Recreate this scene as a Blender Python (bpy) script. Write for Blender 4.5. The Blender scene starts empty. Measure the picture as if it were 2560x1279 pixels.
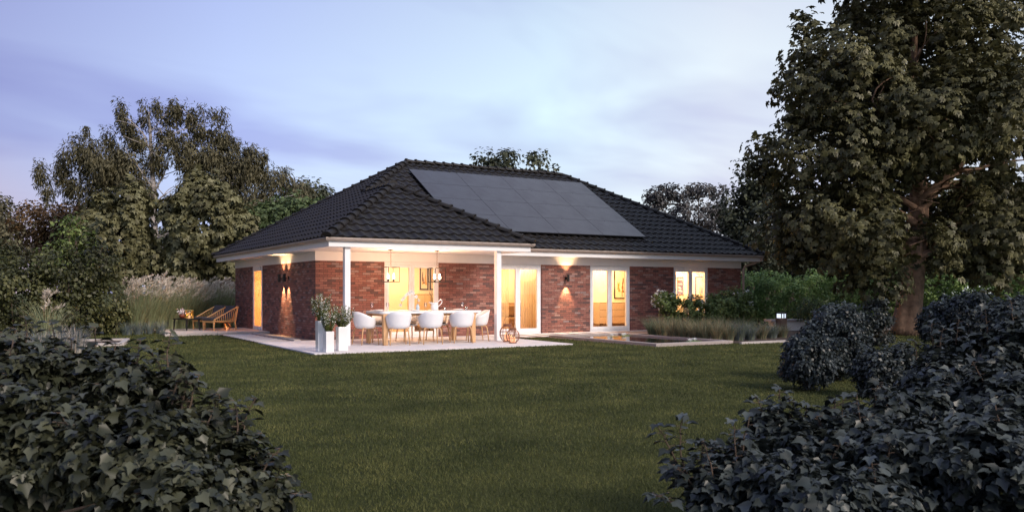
import bpy, bmesh, math, random
import numpy as np
from mathutils import Vector, Matrix, noise
random.seed(7)
R = math.radians
sc = bpy.context.scene
col = sc.collection
# ------------------------------------------------------------------ camera frame
F, HY, TH = 2129.594, 727.304, R(59.3795)
CAM = Vector((-7.501, -23.612, 1.391))
FW = Vector((math.cos(TH), math.sin(TH), 0)); RT = Vector((math.sin(TH), -math.cos(TH), 0)); UP = Vector((0, 0, 1))
def at(px, py, D): return CAM + (FW + RT * ((px - 1280) / F) + UP * ((HY - py) / F)) * D
def on_y(px, py, y):
    d = FW + RT * ((px - 1280) / F) + UP * ((HY - py) / F); return CAM + d * ((y - CAM.y) / d.y)
def on_z(px, py, z=0):
    d = FW + RT * ((px - 1280) / F) + UP * ((HY - py) / F); return CAM + d * ((z - CAM.z) / d.z)
cd = bpy.data.cameras.new('camera'); cam = bpy.data.objects.new('camera', cd); col.objects.link(cam)
cam.location = CAM; cam.rotation_euler = (R(90), 0, TH - R(90))
cd.sensor_width = 36; cd.lens = 36 * F / 2560; cd.shift_y = (HY - 639.5) / 2560; cd.clip_end = 2000; cd.clip_start = .05
cd.dof.use_dof = True; cd.dof.focus_distance = 24; cd.dof.aperture_fstop = 4.5
sc.camera = cam
# ------------------------------------------------------------------ helpers
def tag(o, label=None, cat=None, group=None, kind=None):
    if label: o['label'] = label
    if cat: o['category'] = cat
    if group: o['group'] = group
    if kind: o['kind'] = kind
    return o
def wloc(o):
    v = Vector((0, 0, 0))
    while o: v = v + o.location; o = o.parent
    return v
def thing(name, label, cat, loc=(0, 0, 0), rz=0, group=None):
    o = bpy.data.objects.new(name, None); col.objects.link(o); o.location = loc; o.rotation_euler = (0, 0, rz)
    o.empty_display_size = .1
    return tag(o, label, cat, group)
def link(name, me, mats, parent=None, local=False, smooth=False):
    for m in (mats if isinstance(mats, (list, tuple)) else [mats]): me.materials.append(m)
    o = bpy.data.objects.new(name, me); col.objects.link(o)
    if parent:
        if not local: me.transform(Matrix.Translation(-wloc(parent)))
        o.parent = parent
    if smooth: me.shade_smooth()
    return o
class MB:
    def __init__(s): s.v = []; s.f = []; s.mi = []; s.m = 0
    def add(s, vs, fs):
        b = len(s.v); s.v += [tuple(v) for v in vs]; s.f += [tuple(b + i for i in f) for f in fs]; s.mi += [s.m] * len(fs); return s
    def box(s, a, b, M=None):
        x0, y0, z0 = a; x1, y1, z1 = b
        vs = [(x0,y0,z0),(x1,y0,z0),(x1,y1,z0),(x0,y1,z0),(x0,y0,z1),(x1,y0,z1),(x1,y1,z1),(x0,y1,z1)]
        if M: vs = [M @ Vector(v) for v in vs]
        return s.add(vs, [(0,3,2,1),(4,5,6,7),(0,1,5,4),(1,2,6,5),(2,3,7,6),(3,0,4,7)])
    def tube(s, pts, rad, n=6, cap=True):
        pts = [Vector(p) for p in pts]; k = len(pts)
        if not isinstance(rad, (list, tuple)): rad = [rad] * k
        vs = []; prev = None
        for i, p in enumerate(pts):
            t = (pts[min(i+1, k-1)] - pts[max(i-1, 0)]).normalized()
            if prev is None:
                a = Vector((0,0,1)) if abs(t.z) < .9 else Vector((1,0,0))
                u = t.cross(a).normalized()
            else:
                u = (prev - t * prev.dot(t)); u = u.normalized() if u.length > 1e-6 else t.orthogonal().normalized()
            prev = u; w = t.cross(u)
            for j in range(n):
                an = 2 * math.pi * j / n; vs.append(p + (u * math.cos(an) + w * math.sin(an)) * rad[i])
        fs = [(i*n+j, i*n+(j+1)%n, (i+1)*n+(j+1)%n, (i+1)*n+j) for i in range(k-1) for j in range(n)]
        if cap: fs += [tuple(range(n-1, -1, -1)), tuple(range((k-1)*n, k*n))]
        return s.add(vs, fs)
    def lathe(s, prof, c=(0,0,0), n=16, sx=1, sy=1):
        vs = [(c[0] + r*math.cos(2*math.pi*j/n)*sx, c[1] + r*math.sin(2*math.pi*j/n)*sy, c[2] + z) for r, z in prof for j in range(n)]
        k = len(prof)
        fs = [(i*n+j, i*n+(j+1)%n, (i+1)*n+(j+1)%n, (i+1)*n+j) for i in range(k-1) for j in range(n)]
        return s.add(vs, fs)
    def poly_prism(s, poly, z0, z1):
        n = len(poly); vs = [(x, y, z0) for x, y in poly] + [(x, y, z1) for x, y in poly]
        fs = [tuple(range(n-1,-1,-1)), tuple(range(n, 2*n))] + [(i, (i+1)%n, n+(i+1)%n, n+i) for i in range(n)]
        return s.add(vs, fs)
    def build(s, name, mats, parent=None, smooth=False, local=False, bevel=0):
        me = bpy.data.meshes.new(name); me.from_pydata(s.v, [], s.f)
        if any(s.mi): me.polygons.foreach_set('material_index', s.mi)
        me.update()
        o = link(name, me, mats, parent, local, smooth)
        if bevel:
            b = o.modifiers.new('bevel', 'BEVEL'); b.width = bevel; b.segments = 2; b.limit_method = 'ANGLE'
        return o
def npmesh(name, V, FC, mats, parent=None, smooth=False, mi=None):
    """V (n,3), FC (m,k) faces of equal size"""
    me = bpy.data.meshes.new(name); m, k = FC.shape
    me.vertices.add(len(V)); me.vertices.foreach_set('co', V.astype(np.float32).ravel())
    me.loops.add(m*k); me.loops.foreach_set('vertex_index', FC.astype(np.int32).ravel())
    me.polygons.add(m); me.polygons.foreach_set('loop_start', np.arange(0, m*k, k, dtype=np.int32))
    if mi is not None: me.polygons.foreach_set('material_index', mi.astype(np.int32))
    me.update(calc_edges=True)
    return link(name, me, mats, parent, False, smooth)
# ------------------------------------------------------------------ materials
def newmat(name):
    m = bpy.data.materials.new(name); m.use_nodes = True; nt = m.node_tree
    return m, nt, nt.nodes['Principled BSDF'], nt.nodes['Material Output']
def N(nt, t, **k):
    n = nt.nodes.new(t)
    for a, b in k.items():
        if a == 'inp':
            for q, v in b.items(): n.inputs[q].default_value = v
        else: setattr(n, a, b)
    return n
def L(nt, a, b): nt.links.new(a, b)
def ramp(nt, stops):
    r = nt.nodes.new('ShaderNodeValToRGB'); e = r.color_ramp.elements
    while len(e) < len(stops): e.new(.5)
    for i, (p, c) in enumerate(stops): e[i].position = p; e[i].color = (*c, 1) if len(c) == 3 else c
    return r
def mat(name, c, rough=.5, var=.12, scale=6, bump=0, bscale=60, metal=0, spec=.5, emit=None, es=0, coat=0):
    m, nt, p, _ = newmat(name)
    tc = N(nt, 'ShaderNodeTexCoord'); nz = N(nt, 'ShaderNodeTexNoise', inp={'Scale': scale, 'Detail': 6, 'Roughness': .6}); L(nt, tc.outputs['Object'], nz.inputs['Vector'])
    r = ramp(nt, [(.3, [x*(1-var) for x in c]), (.7, [min(1, x*(1+var)) for x in c])]); L(nt, nz.outputs['Fac'], r.inputs['Fac']); L(nt, r.outputs['Color'], p.inputs['Base Color'])
    mr = N(nt, 'ShaderNodeMapRange', inp={'From Min': .3, 'From Max': .7, 'To Min': max(.02, rough-.08), 'To Max': min(1, rough+.08)}); L(nt, nz.outputs['Fac'], mr.inputs['Value']); L(nt, mr.outputs['Result'], p.inputs['Roughness'])
    p.inputs['Metallic'].default_value = metal; p.inputs['Specular IOR Level'].default_value = spec; p.inputs['Coat Weight'].default_value = coat
    if bump:
        n2 = N(nt, 'ShaderNodeTexNoise', inp={'Scale': bscale, 'Detail': 5}); L(nt, tc.outputs['Object'], n2.inputs['Vector'])
        b = N(nt, 'ShaderNodeBump', inp={'Strength': bump, 'Distance': .01}); L(nt, n2.outputs['Fac'], b.inputs['Height']); L(nt, b.outputs['Normal'], p.inputs['Normal'])
    if emit: p.inputs['Emission Color'].default_value = (*emit, 1); p.inputs['Emission Strength'].default_value = es
    return m
def leafmat(name, dark, mid, light, trans=.25, rough=.55, nscale=.8):
    m, nt, p, out = newmat(name)
    g = N(nt, 'ShaderNodeNewGeometry'); tc = N(nt, 'ShaderNodeTexCoord')
    nz = N(nt, 'ShaderNodeTexNoise', inp={'Scale': nscale, 'Detail': 3}); L(nt, tc.outputs['Object'], nz.inputs['Vector'])
    mx = N(nt, 'ShaderNodeMath', operation='ADD'); m2 = N(nt, 'ShaderNodeMath', operation='MULTIPLY', inp={1: .55}); L(nt, g.outputs['Random Per Island'], m2.inputs[0]); L(nt, m2.outputs[0], mx.inputs[0])
    m3 = N(nt, 'ShaderNodeMath', operation='MULTIPLY_ADD', inp={1: 1.6, 2: -.55}); L(nt, nz.outputs['Fac'], m3.inputs[0]); L(nt, m3.outputs[0], mx.inputs[1])
    r = ramp(nt, [(.0, dark), (.5, mid), (1., light)]); L(nt, mx.outputs[0], r.inputs['Fac'])
    L(nt, r.outputs['Color'], p.inputs['Base Color']); p.inputs['Roughness'].default_value = rough; p.inputs['Specular IOR Level'].default_value = .35
    tr = N(nt, 'ShaderNodeBsdfTranslucent'); L(nt, r.outputs['Color'], tr.inputs['Color'])
    ms = N(nt, 'ShaderNodeMixShader', inp={0: trans}); L(nt, p.outputs[0], ms.inputs[1]); L(nt, tr.outputs[0], ms.inputs[2]); L(nt, ms.outputs[0], out.inputs['Surface'])
    return m
def brick_mat(name, cols, mortar=(.05,.035,.03), w=.235, h=.069):
    m, nt, p, _ = newmat(name)
    tc = N(nt, 'ShaderNodeTexCoord'); g = N(nt, 'ShaderNodeNewGeometry'); sp = N(nt, 'ShaderNodeSeparateXYZ'); L(nt, g.outputs['Position'], sp.inputs[0])
    ad = N(nt, 'ShaderNodeMath', operation='ADD'); L(nt, sp.outputs['X'], ad.inputs[0]); L(nt, sp.outputs['Y'], ad.inputs[1])
    cb = N(nt, 'ShaderNodeCombineXYZ'); L(nt, ad.outputs[0], cb.inputs['X']); L(nt, sp.outputs['Z'], cb.inputs['Y'])
    bt = N(nt, 'ShaderNodeTexBrick', offset=.5, inp={'Color1': (0,0,0,1), 'Color2': (1,1,1,1), 'Mortar': (.5,.5,.5,1), 'Scale': 1, 'Mortar Size': .0055, 'Mortar Smooth': .25, 'Bias': 0, 'Brick Width': w, 'Row Height': h}); L(nt, cb.outputs[0], bt.inputs['Vector'])
    r = ramp(nt, cols); r.color_ramp.interpolation = 'LINEAR'; L(nt, bt.outputs['Color'], r.inputs['Fac'])
    nz = N(nt, 'ShaderNodeTexNoise', inp={'Scale': 22, 'Detail': 8, 'Roughness': .75}); L(nt, g.outputs['Position'], nz.inputs['Vector'])
    r2 = ramp(nt, [(.3, (.35,.33,.36)), (.55, (1,1,1)), (.8, (1.35,1.3,1.25))]); L(nt, nz.outputs['Fac'], r2.inputs['Fac'])
    mu = N(nt, 'ShaderNodeMix', data_type='RGBA', blend_type='MULTIPLY', inp={0: .75}); L(nt, r.outputs['Color'], mu.inputs[6]); L(nt, r2.outputs['Color'], mu.inputs[7])
    mm = N(nt, 'ShaderNodeMix', data_type='RGBA', inp={7: (*mortar, 1)}); L(nt, bt.outputs['Fac'], mm.inputs[0]); L(nt, mu.outputs[2], mm.inputs[6]); L(nt, mm.outputs[2], p.inputs['Base Color'])
    inv = N(nt, 'ShaderNodeMath', operation='SUBTRACT', inp={0: 1}); L(nt, bt.outputs['Fac'], inv.inputs[1])
    a2 = N(nt, 'ShaderNodeMath', operation='MULTIPLY_ADD', inp={1: .35}); L(nt, nz.outputs['Fac'], a2.inputs[0]); L(nt, inv.outputs[0], a2.inputs[2])
    b = N(nt, 'ShaderNodeBump', inp={'Strength': .8, 'Distance': .012}); L(nt, a2.outputs[0], b.inputs['Height']); L(nt, b.outputs['Normal'], p.inputs['Normal'])
    p.inputs['Roughness'].default_value = .75
    return m
def wood_mat(name, c1, c2, ax='Z'):
    m, nt, p, _ = newmat(name); tc = N(nt, 'ShaderNodeTexCoord'); mp = N(nt, 'ShaderNodeMapping')
    mp.inputs['Scale'].default_value = {'Z': (30, 30, 2), 'X': (2, 30, 30), 'Y': (30, 2, 30)}[ax]
    L(nt, tc.outputs['Object'], mp.inputs[0]); nz = N(nt, 'ShaderNodeTexNoise', inp={'Scale': 1.5, 'Detail': 5, 'Distortion': .6}); L(nt, mp.outputs[0], nz.inputs['Vector'])
    r = ramp(nt, [(.3, c1), (.7, c2)]); L(nt, nz.outputs['Fac'], r.inputs['Fac']); L(nt, r.outputs['Color'], p.inputs['Base Color']); p.inputs['Roughness'].default_value = .5
    return m
def glow_mat(name, c, s):
    m, nt, p, out = newmat(name); nt.nodes.remove(p); e = N(nt, 'ShaderNodeEmission', inp={'Color': (*c, 1), 'Strength': s}); L(nt, e.outputs[0], out.inputs['Surface']); return m
def glass_mat(name, tint=(1,1,1), ior=1.45, boost=1.0, base=.0):
    m, nt, p, out = newmat(name); nt.nodes.remove(p)
    t = N(nt, 'ShaderNodeBsdfTransparent', inp={'Color': (*tint, 1)}); g = N(nt, 'ShaderNodeBsdfGlossy', inp={'Roughness': .015, 'Color': (1,1,1,1)})
    f = N(nt, 'ShaderNodeFresnel', inp={'IOR': ior}); k = N(nt, 'ShaderNodeMath', operation='MULTIPLY_ADD', use_clamp=True, inp={1: boost, 2: base}); L(nt, f.outputs[0], k.inputs[0])
    ms = N(nt, 'ShaderNodeMixShader'); L(nt, k.outputs[0], ms.inputs[0]); L(nt, t.outputs[0], ms.inputs[1]); L(nt, g.outputs[0], ms.inputs[2]); L(nt, ms.outputs[0], out.inputs['Surface'])
    return m
M = {}
M['brick'] = brick_mat('clinker_brick', [(0, (.11,.062,.062)), (.12, (.15,.07,.062)), (.28, (.23,.088,.070)), (.55, (.29,.110,.086)), (.8, (.32,.145,.115)), (.93, (.36,.21,.18)), (1, (.26,.19,.19))])
M['wallbrick'] = brick_mat('garden_wall_brick', [(0, (.12,.08,.07)), (1, (.24,.16,.13))])
M['white'] = mat('white_paint', (.80,.79,.80), .45, .03, 3, .05, 40)
M['frame'] = mat('white_frame', (.82,.82,.84), .3, .02, 3)
M['tile'] = mat('anthracite_tile', (.0150,.0128,.0118), .58, .40, 2.2, .2, 90, spec=.26)
M['zinc'] = mat('weathered_zinc', (.40,.33,.29), .42, .12, 8, .05, 30, metal=.35)
M['pv'] = mat('solar_cells', (.028,.025,.034), .33, .05, 2, spec=.55)
M['pvedge'] = mat('black_alu', (.012,.012,.014), .4)
M['slab'] = mat('concrete_slab', (.64,.60,.61), .7, .10, 2.5, .15, 80)
M['strip'] = mat('pale_paver', (.80,.76,.73), .7, .08, 5, .1, 80)
M['deck'] = wood_mat('deck_boards', (.58,.46,.38), (.76,.64,.55), 'X')
M['rim'] = mat('granite_kerb', (.34,.29,.27), .75, .35, 60, .3, 120)
M['curb'] = mat('granite_edge', (.42,.38,.36), .75, .25, 50, .2, 120)
M['gravel'] = mat('gravel', (.26,.19,.165), .9, .6, 45, .9, 55)
M['soil'] = mat('bark_mulch', (.05,.033,.024), .95, .5, 20, .8, 40)
M['wood'] = wood_mat('oak', (.50,.27,.12), (.66,.40,.20))
M['wood2'] = wood_mat('teak', (.62,.33,.12), (.80,.46,.19))
M['shell'] = mat('white_plastic', (.78,.78,.80), .35, .02)
M['inner'] = mat('warm_lit_shell', (.62,.56,.50), .8, .05, 20, .1)  # cream tint carries the warm light on the white inner chair backs
M['cushion'] = mat('grey_cushion', (.085,.08,.08), .9, .15, 40, .2, 200)
M['cushion2'] = mat('charcoal_fabric', (.055,.05,.055), .9, .15, 30, .25, 150)
M['black'] = mat('black_metal', (.02,.018,.018), .4, .1, metal=.3)
M['bronze'] = mat('bronze_wire', (.24,.11,.07), .45, .2, metal=.5)
M['gold'] = mat('brass_wire', (.75,.48,.15), .3, .1, metal=.9)
M['corten'] = mat('brown_steel', (.10,.06,.045), .6, .2)
M['ceramic'] = mat('white_ceramic', (.82,.82,.83), .2, .02, coat=.5)
M['bluevase'] = mat('pale_blue_ceramic', (.42,.52,.60), .25)
M['redpot'] = mat('russet_glaze', (.22,.06,.03), .25, .2)
M['plaster'] = mat('warm_plaster', (.80,.74,.64), .85, .03, 2)
M['floor'] = wood_mat('parquet', (.40,.20,.08), (.55,.30,.13), 'X')
M['cabinet'] = mat('oat_cabinet', (.66,.56,.42), .5, .04)
M['seam'] = mat('dark_seam', (.10,.06,.03), .7)
M['sofa'] = mat('brown_leather', (.20,.12,.07), .6, .2)
M['picpaper'] = mat('print_paper', (.75,.68,.55), .7, .04)
M['picgold'] = mat('ochre_ink', (.55,.28,.05), .7, .3, 8)
M['picdark'] = mat('brown_ink', (.13,.06,.03), .7, .5, 10)
M['glass'] = glass_mat('window_glass', (.97,.98,.97), 1.5, .55, .01)
M['glassware'] = glass_mat('thin_glassware', (.97,.97,.98), 1.5, 1.0, .10)
M['bulb'] = glow_mat('lit_bulb', (1,.78,.50), 14)
M['flame'] = glow_mat('candle_glow', (1,.55,.2), 3)
M['lens'] = glow_mat('warm_lens', (1,.75,.4), 8)
M['bollardglow'] = glow_mat('cool_diffuser', (.75,.85,1), 1.3)
M['paperlamp'] = mat('paper_shade', (.85,.72,.45), .8, .03, emit=(1,.78,.42), es=1.1)
M['wax'] = mat('candle_wax', (.8,.5,.35), .6, emit=(1,.4,.15), es=.7)
M['bark'] = mat('rough_bark', (.24,.15,.10), .95, .5, 5, 1.0, 14)
M['palebark'] = mat('pale_birch_bark', (.38,.34,.32), .9, .3, 4, .5, 20)
M['twig'] = mat('grey_twig', (.10,.07,.05), .9)
M['petal'] = mat('white_petal', (.80,.79,.76), .6, .04)
M['pink'] = mat('pink_petal', (.75,.50,.55), .6, .15)
M['lav'] = mat('lavender_flower', (.18,.13,.32), .7, .2)
M['core'] = mat('stamen', (.04,.05,.06), .6)
M['paveroof'] = mat('neighbour_tiles', (.10,.075,.075), .8, .3)
M['pvline'] = M['pvedge']
# sheer curtain
m, nt, p, out = newmat('sheer_curtain'); t = N(nt, 'ShaderNodeBsdfTransparent'); tl = N(nt, 'ShaderNodeBsdfTranslucent', inp={'Color': (.8,.68,.52,1)}); p.inputs['Base Color'].default_value = (.75,.62,.48,1); p.inputs['Roughness'].default_value = .9
a = N(nt, 'ShaderNodeMixShader', inp={0: .5}); L(nt, p.outputs[0], a.inputs[1]); L(nt, tl.outputs[0], a.inputs[2]); b = N(nt, 'ShaderNodeMixShader', inp={0: .62}); L(nt, t.outputs[0], b.inputs[1]); L(nt, a.outputs[0], b.inputs[2]); L(nt, b.outputs[0], out.inputs['Surface']); M['sheer'] = m
m, nt, p, out = newmat('lined_curtain'); p.inputs['Base Color'].default_value = (.8,.55,.34,1); p.inputs['Roughness'].default_value = .9; tl = N(nt, 'ShaderNodeBsdfTranslucent', inp={'Color': (.85,.58,.36,1)}); a = N(nt, 'ShaderNodeMixShader', inp={0: .65}); L(nt, p.outputs[0], a.inputs[1]); L(nt, tl.outputs[0], a.inputs[2]); L(nt, a.outputs[0], out.inputs['Surface']); M['sheer2'] = m
# water
m, nt, p, out = newmat('pond_water'); p.inputs['Base Color'].default_value = (.012,.014,.012,1); p.inputs['Roughness'].default_value = .02; p.inputs['IOR'].default_value = 1.45; p.inputs['Specular IOR Level'].default_value = 1
g = N(nt, 'ShaderNodeNewGeometry'); nz = N(nt, 'ShaderNodeTexNoise', inp={'Scale': 5, 'Detail': 3}); L(nt, g.outputs['Position'], nz.inputs['Vector']); b = N(nt, 'ShaderNodeBump', inp={'Strength': .05, 'Distance': .03}); L(nt, nz.outputs['Fac'], b.inputs['Height']); L(nt, b.outputs['Normal'], p.inputs['Normal']); M['water'] = m
# lawn base
def lawnmat(name, cs):
    m, nt, p, out = newmat(name); g = N(nt, 'ShaderNodeNewGeometry')
    n1 = N(nt, 'ShaderNodeTexNoise', inp={'Scale': .9, 'Detail': 5, 'Roughness': .6}); n2 = N(nt, 'ShaderNodeTexNoise', inp={'Scale': 55, 'Detail': 4, 'Roughness': .8}); L(nt, g.outputs['Position'], n1.inputs['Vector']); L(nt, g.outputs['Position'], n2.inputs['Vector'])
    a = N(nt, 'ShaderNodeMath', operation='MULTIPLY', inp={1: .45}); L(nt, n1.outputs['Fac'], a.inputs[0]); b = N(nt, 'ShaderNodeMath', operation='MULTIPLY_ADD', inp={1: .6}); L(nt, n2.outputs['Fac'], b.inputs[0]); L(nt, a.outputs[0], b.inputs[2])
    r = ramp(nt, [(.32, cs[0]), (.5, cs[1]), (.7, cs[2])]); L(nt, b.outputs[0], r.inputs['Fac']); L(nt, r.outputs['Color'], p.inputs['Base Color']); p.inputs['Roughness'].default_value = .9; p.inputs['Specular IOR Level'].default_value = .1
    bp = N(nt, 'ShaderNodeBump', inp={'Strength': 1, 'Distance': .03}); L(nt, n2.outputs['Fac'], bp.inputs['Height']); L(nt, bp.outputs['Normal'], p.inputs['Normal'])
    return m
M['lawn'] = lawnmat('lawn_soil', [(.016,.019,.006), (.046,.054,.016), (.095,.098,.034)])
M['blade'] = leafmat('grass_blade', (.022,.030,.008), (.082,.098,.029), (.20,.195,.064), .3, .7, 1.1)
M['maple'] = leafmat('maple_leaf', (.026,.026,.011), (.096,.094,.040), (.20,.19,.090), .18, .5, .35)
M['birch'] = leafmat('birch_leaf', (.035,.032,.016), (.105,.095,.050), (.20,.18,.10), .2, .6, .4)
M['shrubtree'] = leafmat('pale_maple_leaf', (.035,.032,.014), (.14,.135,.062), (.28,.275,.155), .15, .55, .5)
M['brownleaf'] = leafmat('russet_leaf', (0.043, 0.024, 0.012), (0.145, 0.088, 0.042), (0.272, 0.160, 0.060), .25, .6, .3)
M['greentree'] = leafmat('green_leaf', (.03,.045,.018), (.11,.155,.062), (.22,.28,.12), .25, .6, .3)
M['darktree'] = leafmat('dark_leaf', (.018,.023,.014), (.062,.072,.042), (.13,.145,.085), .2, .6, .3)
M['purpletree'] = leafmat('dusky_leaf', (.035,.035,.036), (.085,.082,.082), (.15,.145,.14), .2, .7, .3)
M['hedge'] = leafmat('hedge_leaf', (.045,.08,.024), (.20,.32,.10), (.45,.58,.21), .35, .55, .5)
M['ivyhedge'] = leafmat('ivy_hedge_leaf', (.013,.014,.005), (.060,.066,.022), (.14,.14,.055), .2, .5, .5)
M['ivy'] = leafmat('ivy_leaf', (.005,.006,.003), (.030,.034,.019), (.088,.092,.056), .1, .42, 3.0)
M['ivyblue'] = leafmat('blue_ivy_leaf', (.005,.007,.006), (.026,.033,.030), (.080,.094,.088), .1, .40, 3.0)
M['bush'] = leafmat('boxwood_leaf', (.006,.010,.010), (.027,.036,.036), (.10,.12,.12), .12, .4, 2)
M['rose'] = leafmat('rose_leaf', (.028,.048,.012), (.12,.17,.046), (.27,.33,.11), .25, .5, 1.5)
M['fescue'] = leafmat('fescue_blade', (.05,.07,.045), (.14,.175,.11), (.29,.31,.20), .3, .7, 2)
M['bluefescue'] = leafmat('blue_fescue_blade', (.05,.065,.07), (.13,.16,.17), (.28,.32,.34), .3, .7, 2)
M['tan'] = leafmat('tan_blade', (0.130, 0.104, 0.060), (0.286, 0.221, 0.120), (0.494, 0.390, 0.228), .3, .7, 2)
M['misc'] = leafmat('miscanthus_blade', (.10,.13,.055), (.33,.37,.20), (.55,.57,.36), .35, .7, 1)
M['plume'] = leafmat('plume_feather', (.36,.30,.23), (.62,.53,.43), (.85,.77,.66), .4, .9, 2)
M['herb'] = leafmat('herb_leaf', (.03,.05,.012), (.11,.14,.04), (.28,.28,.10), .35, .5, 6)
# ------------------------------------------------------------------ foliage engine
rng = np.random.default_rng(11)
def unit(a): return a / np.maximum(np.linalg.norm(a, axis=1, keepdims=True), 1e-9)
T_LEAF = (np.array([(0,0,0),(-.32,.45,.10),(0,1,-.05),(.32,.45,.10)]), np.array([(0,1,2,3)]))
T_NARROW = (np.array([(0,0,0),(-.13,.45,.04),(0,1,-.05),(.13,.45,.04)]), np.array([(0,1,2,3)]))
T_IVY = (np.array([(0,0,0),(-.30,-.08,.04),(-.50,.30,.02),(-.24,.52,.08),(0,1,-.16),(.24,.52,.08),(.50,.30,.02),(.30,-.08,.04)]), np.array([(0,1,2,3,4),(0,4,5,6,7)]))
def palm(nl=5, spread=140, w=.2):
    vs, fs = [], []
    for i in range(nl):
        a = R(-spread/2 + spread*i/(nl-1)); l = 1 - .35*abs(i-(nl-1)/2)/((nl-1)/2)
        d = np.array((math.sin(a), math.cos(a), 0)); s = np.array((math.cos(a), -math.sin(a), 0)); b = len(vs)
        vs += [(0,0,0), tuple(d*.55*l - s*w + (0,0,.05)), tuple(d*l + np.array((0,0,-.22*l))), tuple(d*.55*l + s*w + (0,0,.05))]; fs.append((b, b+1, b+2, b+3))
    return np.array(vs), np.array(fs)
T_PALM = palm()
def scatter(name, P, Nn, T, S, tmpl, mats, parent=None, mi=None):
    tv, tf = tmpl; n = len(P)
    Nn = unit(Nn); T = unit(T - Nn * np.sum(T*Nn, axis=1, keepdims=True)); B = np.cross(T, Nn)
    V = P[:,None,:] + S[:,None,None] * (tv[None,:,0:1]*B[:,None,:] + tv[None,:,1:2]*T[:,None,:] + tv[None,:,2:3]*Nn[:,None,:])
    Fc = tf[None] + (np.arange(n)*len(tv))[:,None,None]
    mi2 = None if mi is None else np.repeat(mi, len(tf))
    return npmesh(name, V.reshape(-1,3), Fc.reshape(-1, tf.shape[1]), mats, parent, False, mi2)
def clump_points(blobs, nc, cr, nl, inner=.55, stretch=1, zmin=None, gapcut=None):
    bl = np.array([list(c)+list(r) for c, r in blobs], float)
    w = (bl[:,3]*bl[:,4]*bl[:,5])**(2/3); w /= w.sum()
    k = rng.choice(len(bl), nc, p=w); d = unit(rng.normal(size=(nc,3))); rr = rng.uniform(inner**2, 1, nc)**.5
    C = bl[k,:3] + d*bl[k,3:]*rr[:,None]
    out = unit(d)
    cri = cr*rng.uniform(.6, 1.3, nc)
    P = np.repeat(C, nl, 0) + np.clip(rng.normal(size=(nc*nl,3)), -1.45, 1.45)*np.repeat(cri,nl)[:,None]*np.array((.5,.5,.5*stretch))
    O = np.repeat(out, nl, 0) + unit(P - np.repeat(C,nl,0))*.8
    if gapcut is not None:
        keep = np.ones(len(P), bool)
        for c, r in gapcut: keep &= (((P-np.array(c))/np.array(r))**2).sum(1) > 1
        P, O = P[keep], O[keep]
    if zmin is not None: k2 = P[:,2] > zmin; P, O = P[k2], O[k2]
    return P, O, C
def foliage(name, blobs, nc, cr, nl, size, tmpl, mats, parent, droop=.8, inner=.55, stretch=1, zmin=.0, gapcut=None, up=.5, fmix=None, smin=.6):
    P, O, C = clump_points(blobs, nc, cr, nl, inner, stretch, zmin, gapcut); n = len(P)
    Nn = O*.55 + np.array((0,0,up)) + rng.normal(size=(n,3))*.45
    T = rng.normal(size=(n,3))*.6 + O*.4 + np.array((0,0,-droop))
    S = size*rng.uniform(smin, 1.25, n)
    mi = None
    if fmix: mi = (rng.random(n) < fmix).astype(int)
    scatter(name, P, Nn, T, S, tmpl, mats, parent, mi)
    return C
def blades(name, roots, n_each, h, w, spread, lean, mats, parent=None, seg=3, mixw=None, hv=.3, rad=.1, bias=None):
    """tufts of curved grass blades"""
    roots = np.array(roots, float); n = len(roots)*n_each
    R0 = np.repeat(roots, n_each, 0); an = rng.uniform(0, 2*np.pi, n); rr = rad*np.sqrt(rng.random(n))
    base = R0 + np.stack([np.cos(an)*rr, np.sin(an)*rr, np.zeros(n)], 1)
    a2 = an + rng.normal(size=n)*.5; out = np.stack([np.cos(a2), np.sin(a2), np.zeros(n)], 1); side = np.stack([-np.sin(a2), np.cos(a2), np.zeros(n)], 1)
    H = h*rng.uniform(1-hv, 1+hv, n); Ln = spread*rng.uniform(.15, 1, n)*H
    rows = []
    for i in range(seg+1):
        t = i/seg; pos = base + np.array((0,0,1.))*(H*(t - lean*t**3))[:,None] + out*(Ln*t**1.8)[:,None]
        if bias is not None: pos = pos + np.array(bias)*(H*t*t)[:,None]
        ww = w*(1 - .92*t**1.5); rows += [pos - side*ww*.5, pos + side*ww*.5]
    V = np.stack(rows, 1); k = 2*(seg+1)
    tf = np.array([(2*i, 2*i+1, 2*i+3, 2*i+2) for i in range(seg)])
    Fc = tf[None] + (np.arange(n)*k)[:,None,None]
    mi = None
    if mixw: mi = np.repeat((rng.random(n) < mixw).astype(int), seg)
    tips = V[:, -1]
    return npmesh(name, V.reshape(-1,3), Fc.reshape(-1,4), mats, parent, False, mi), tips, base, out
def limb(mb, a, b, r0, r1, bend=.15, n=6, sides=7, sag=0):
    a, b = Vector(a), Vector(b); L_ = (b-a).length; off = Vector((random.uniform(-1,1), random.uniform(-1,1), random.uniform(-.4,1)))*bend*L_
    pts = []
    for i in range(n+1):
        t = i/n; p = a.lerp(b, t) + off*math.sin(math.pi*t) + Vector((0,0,-sag*L_*t*t)) + Vector([random.uniform(-1,1)*.015*L_ for _ in range(3)])*(0 if i in (0,n) else 1); pts.append(p)
    mb.tube(pts, [r0 + (r1-r0)*i/n for i in range(n+1)], sides)
    return pts
exec_order = []
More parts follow.
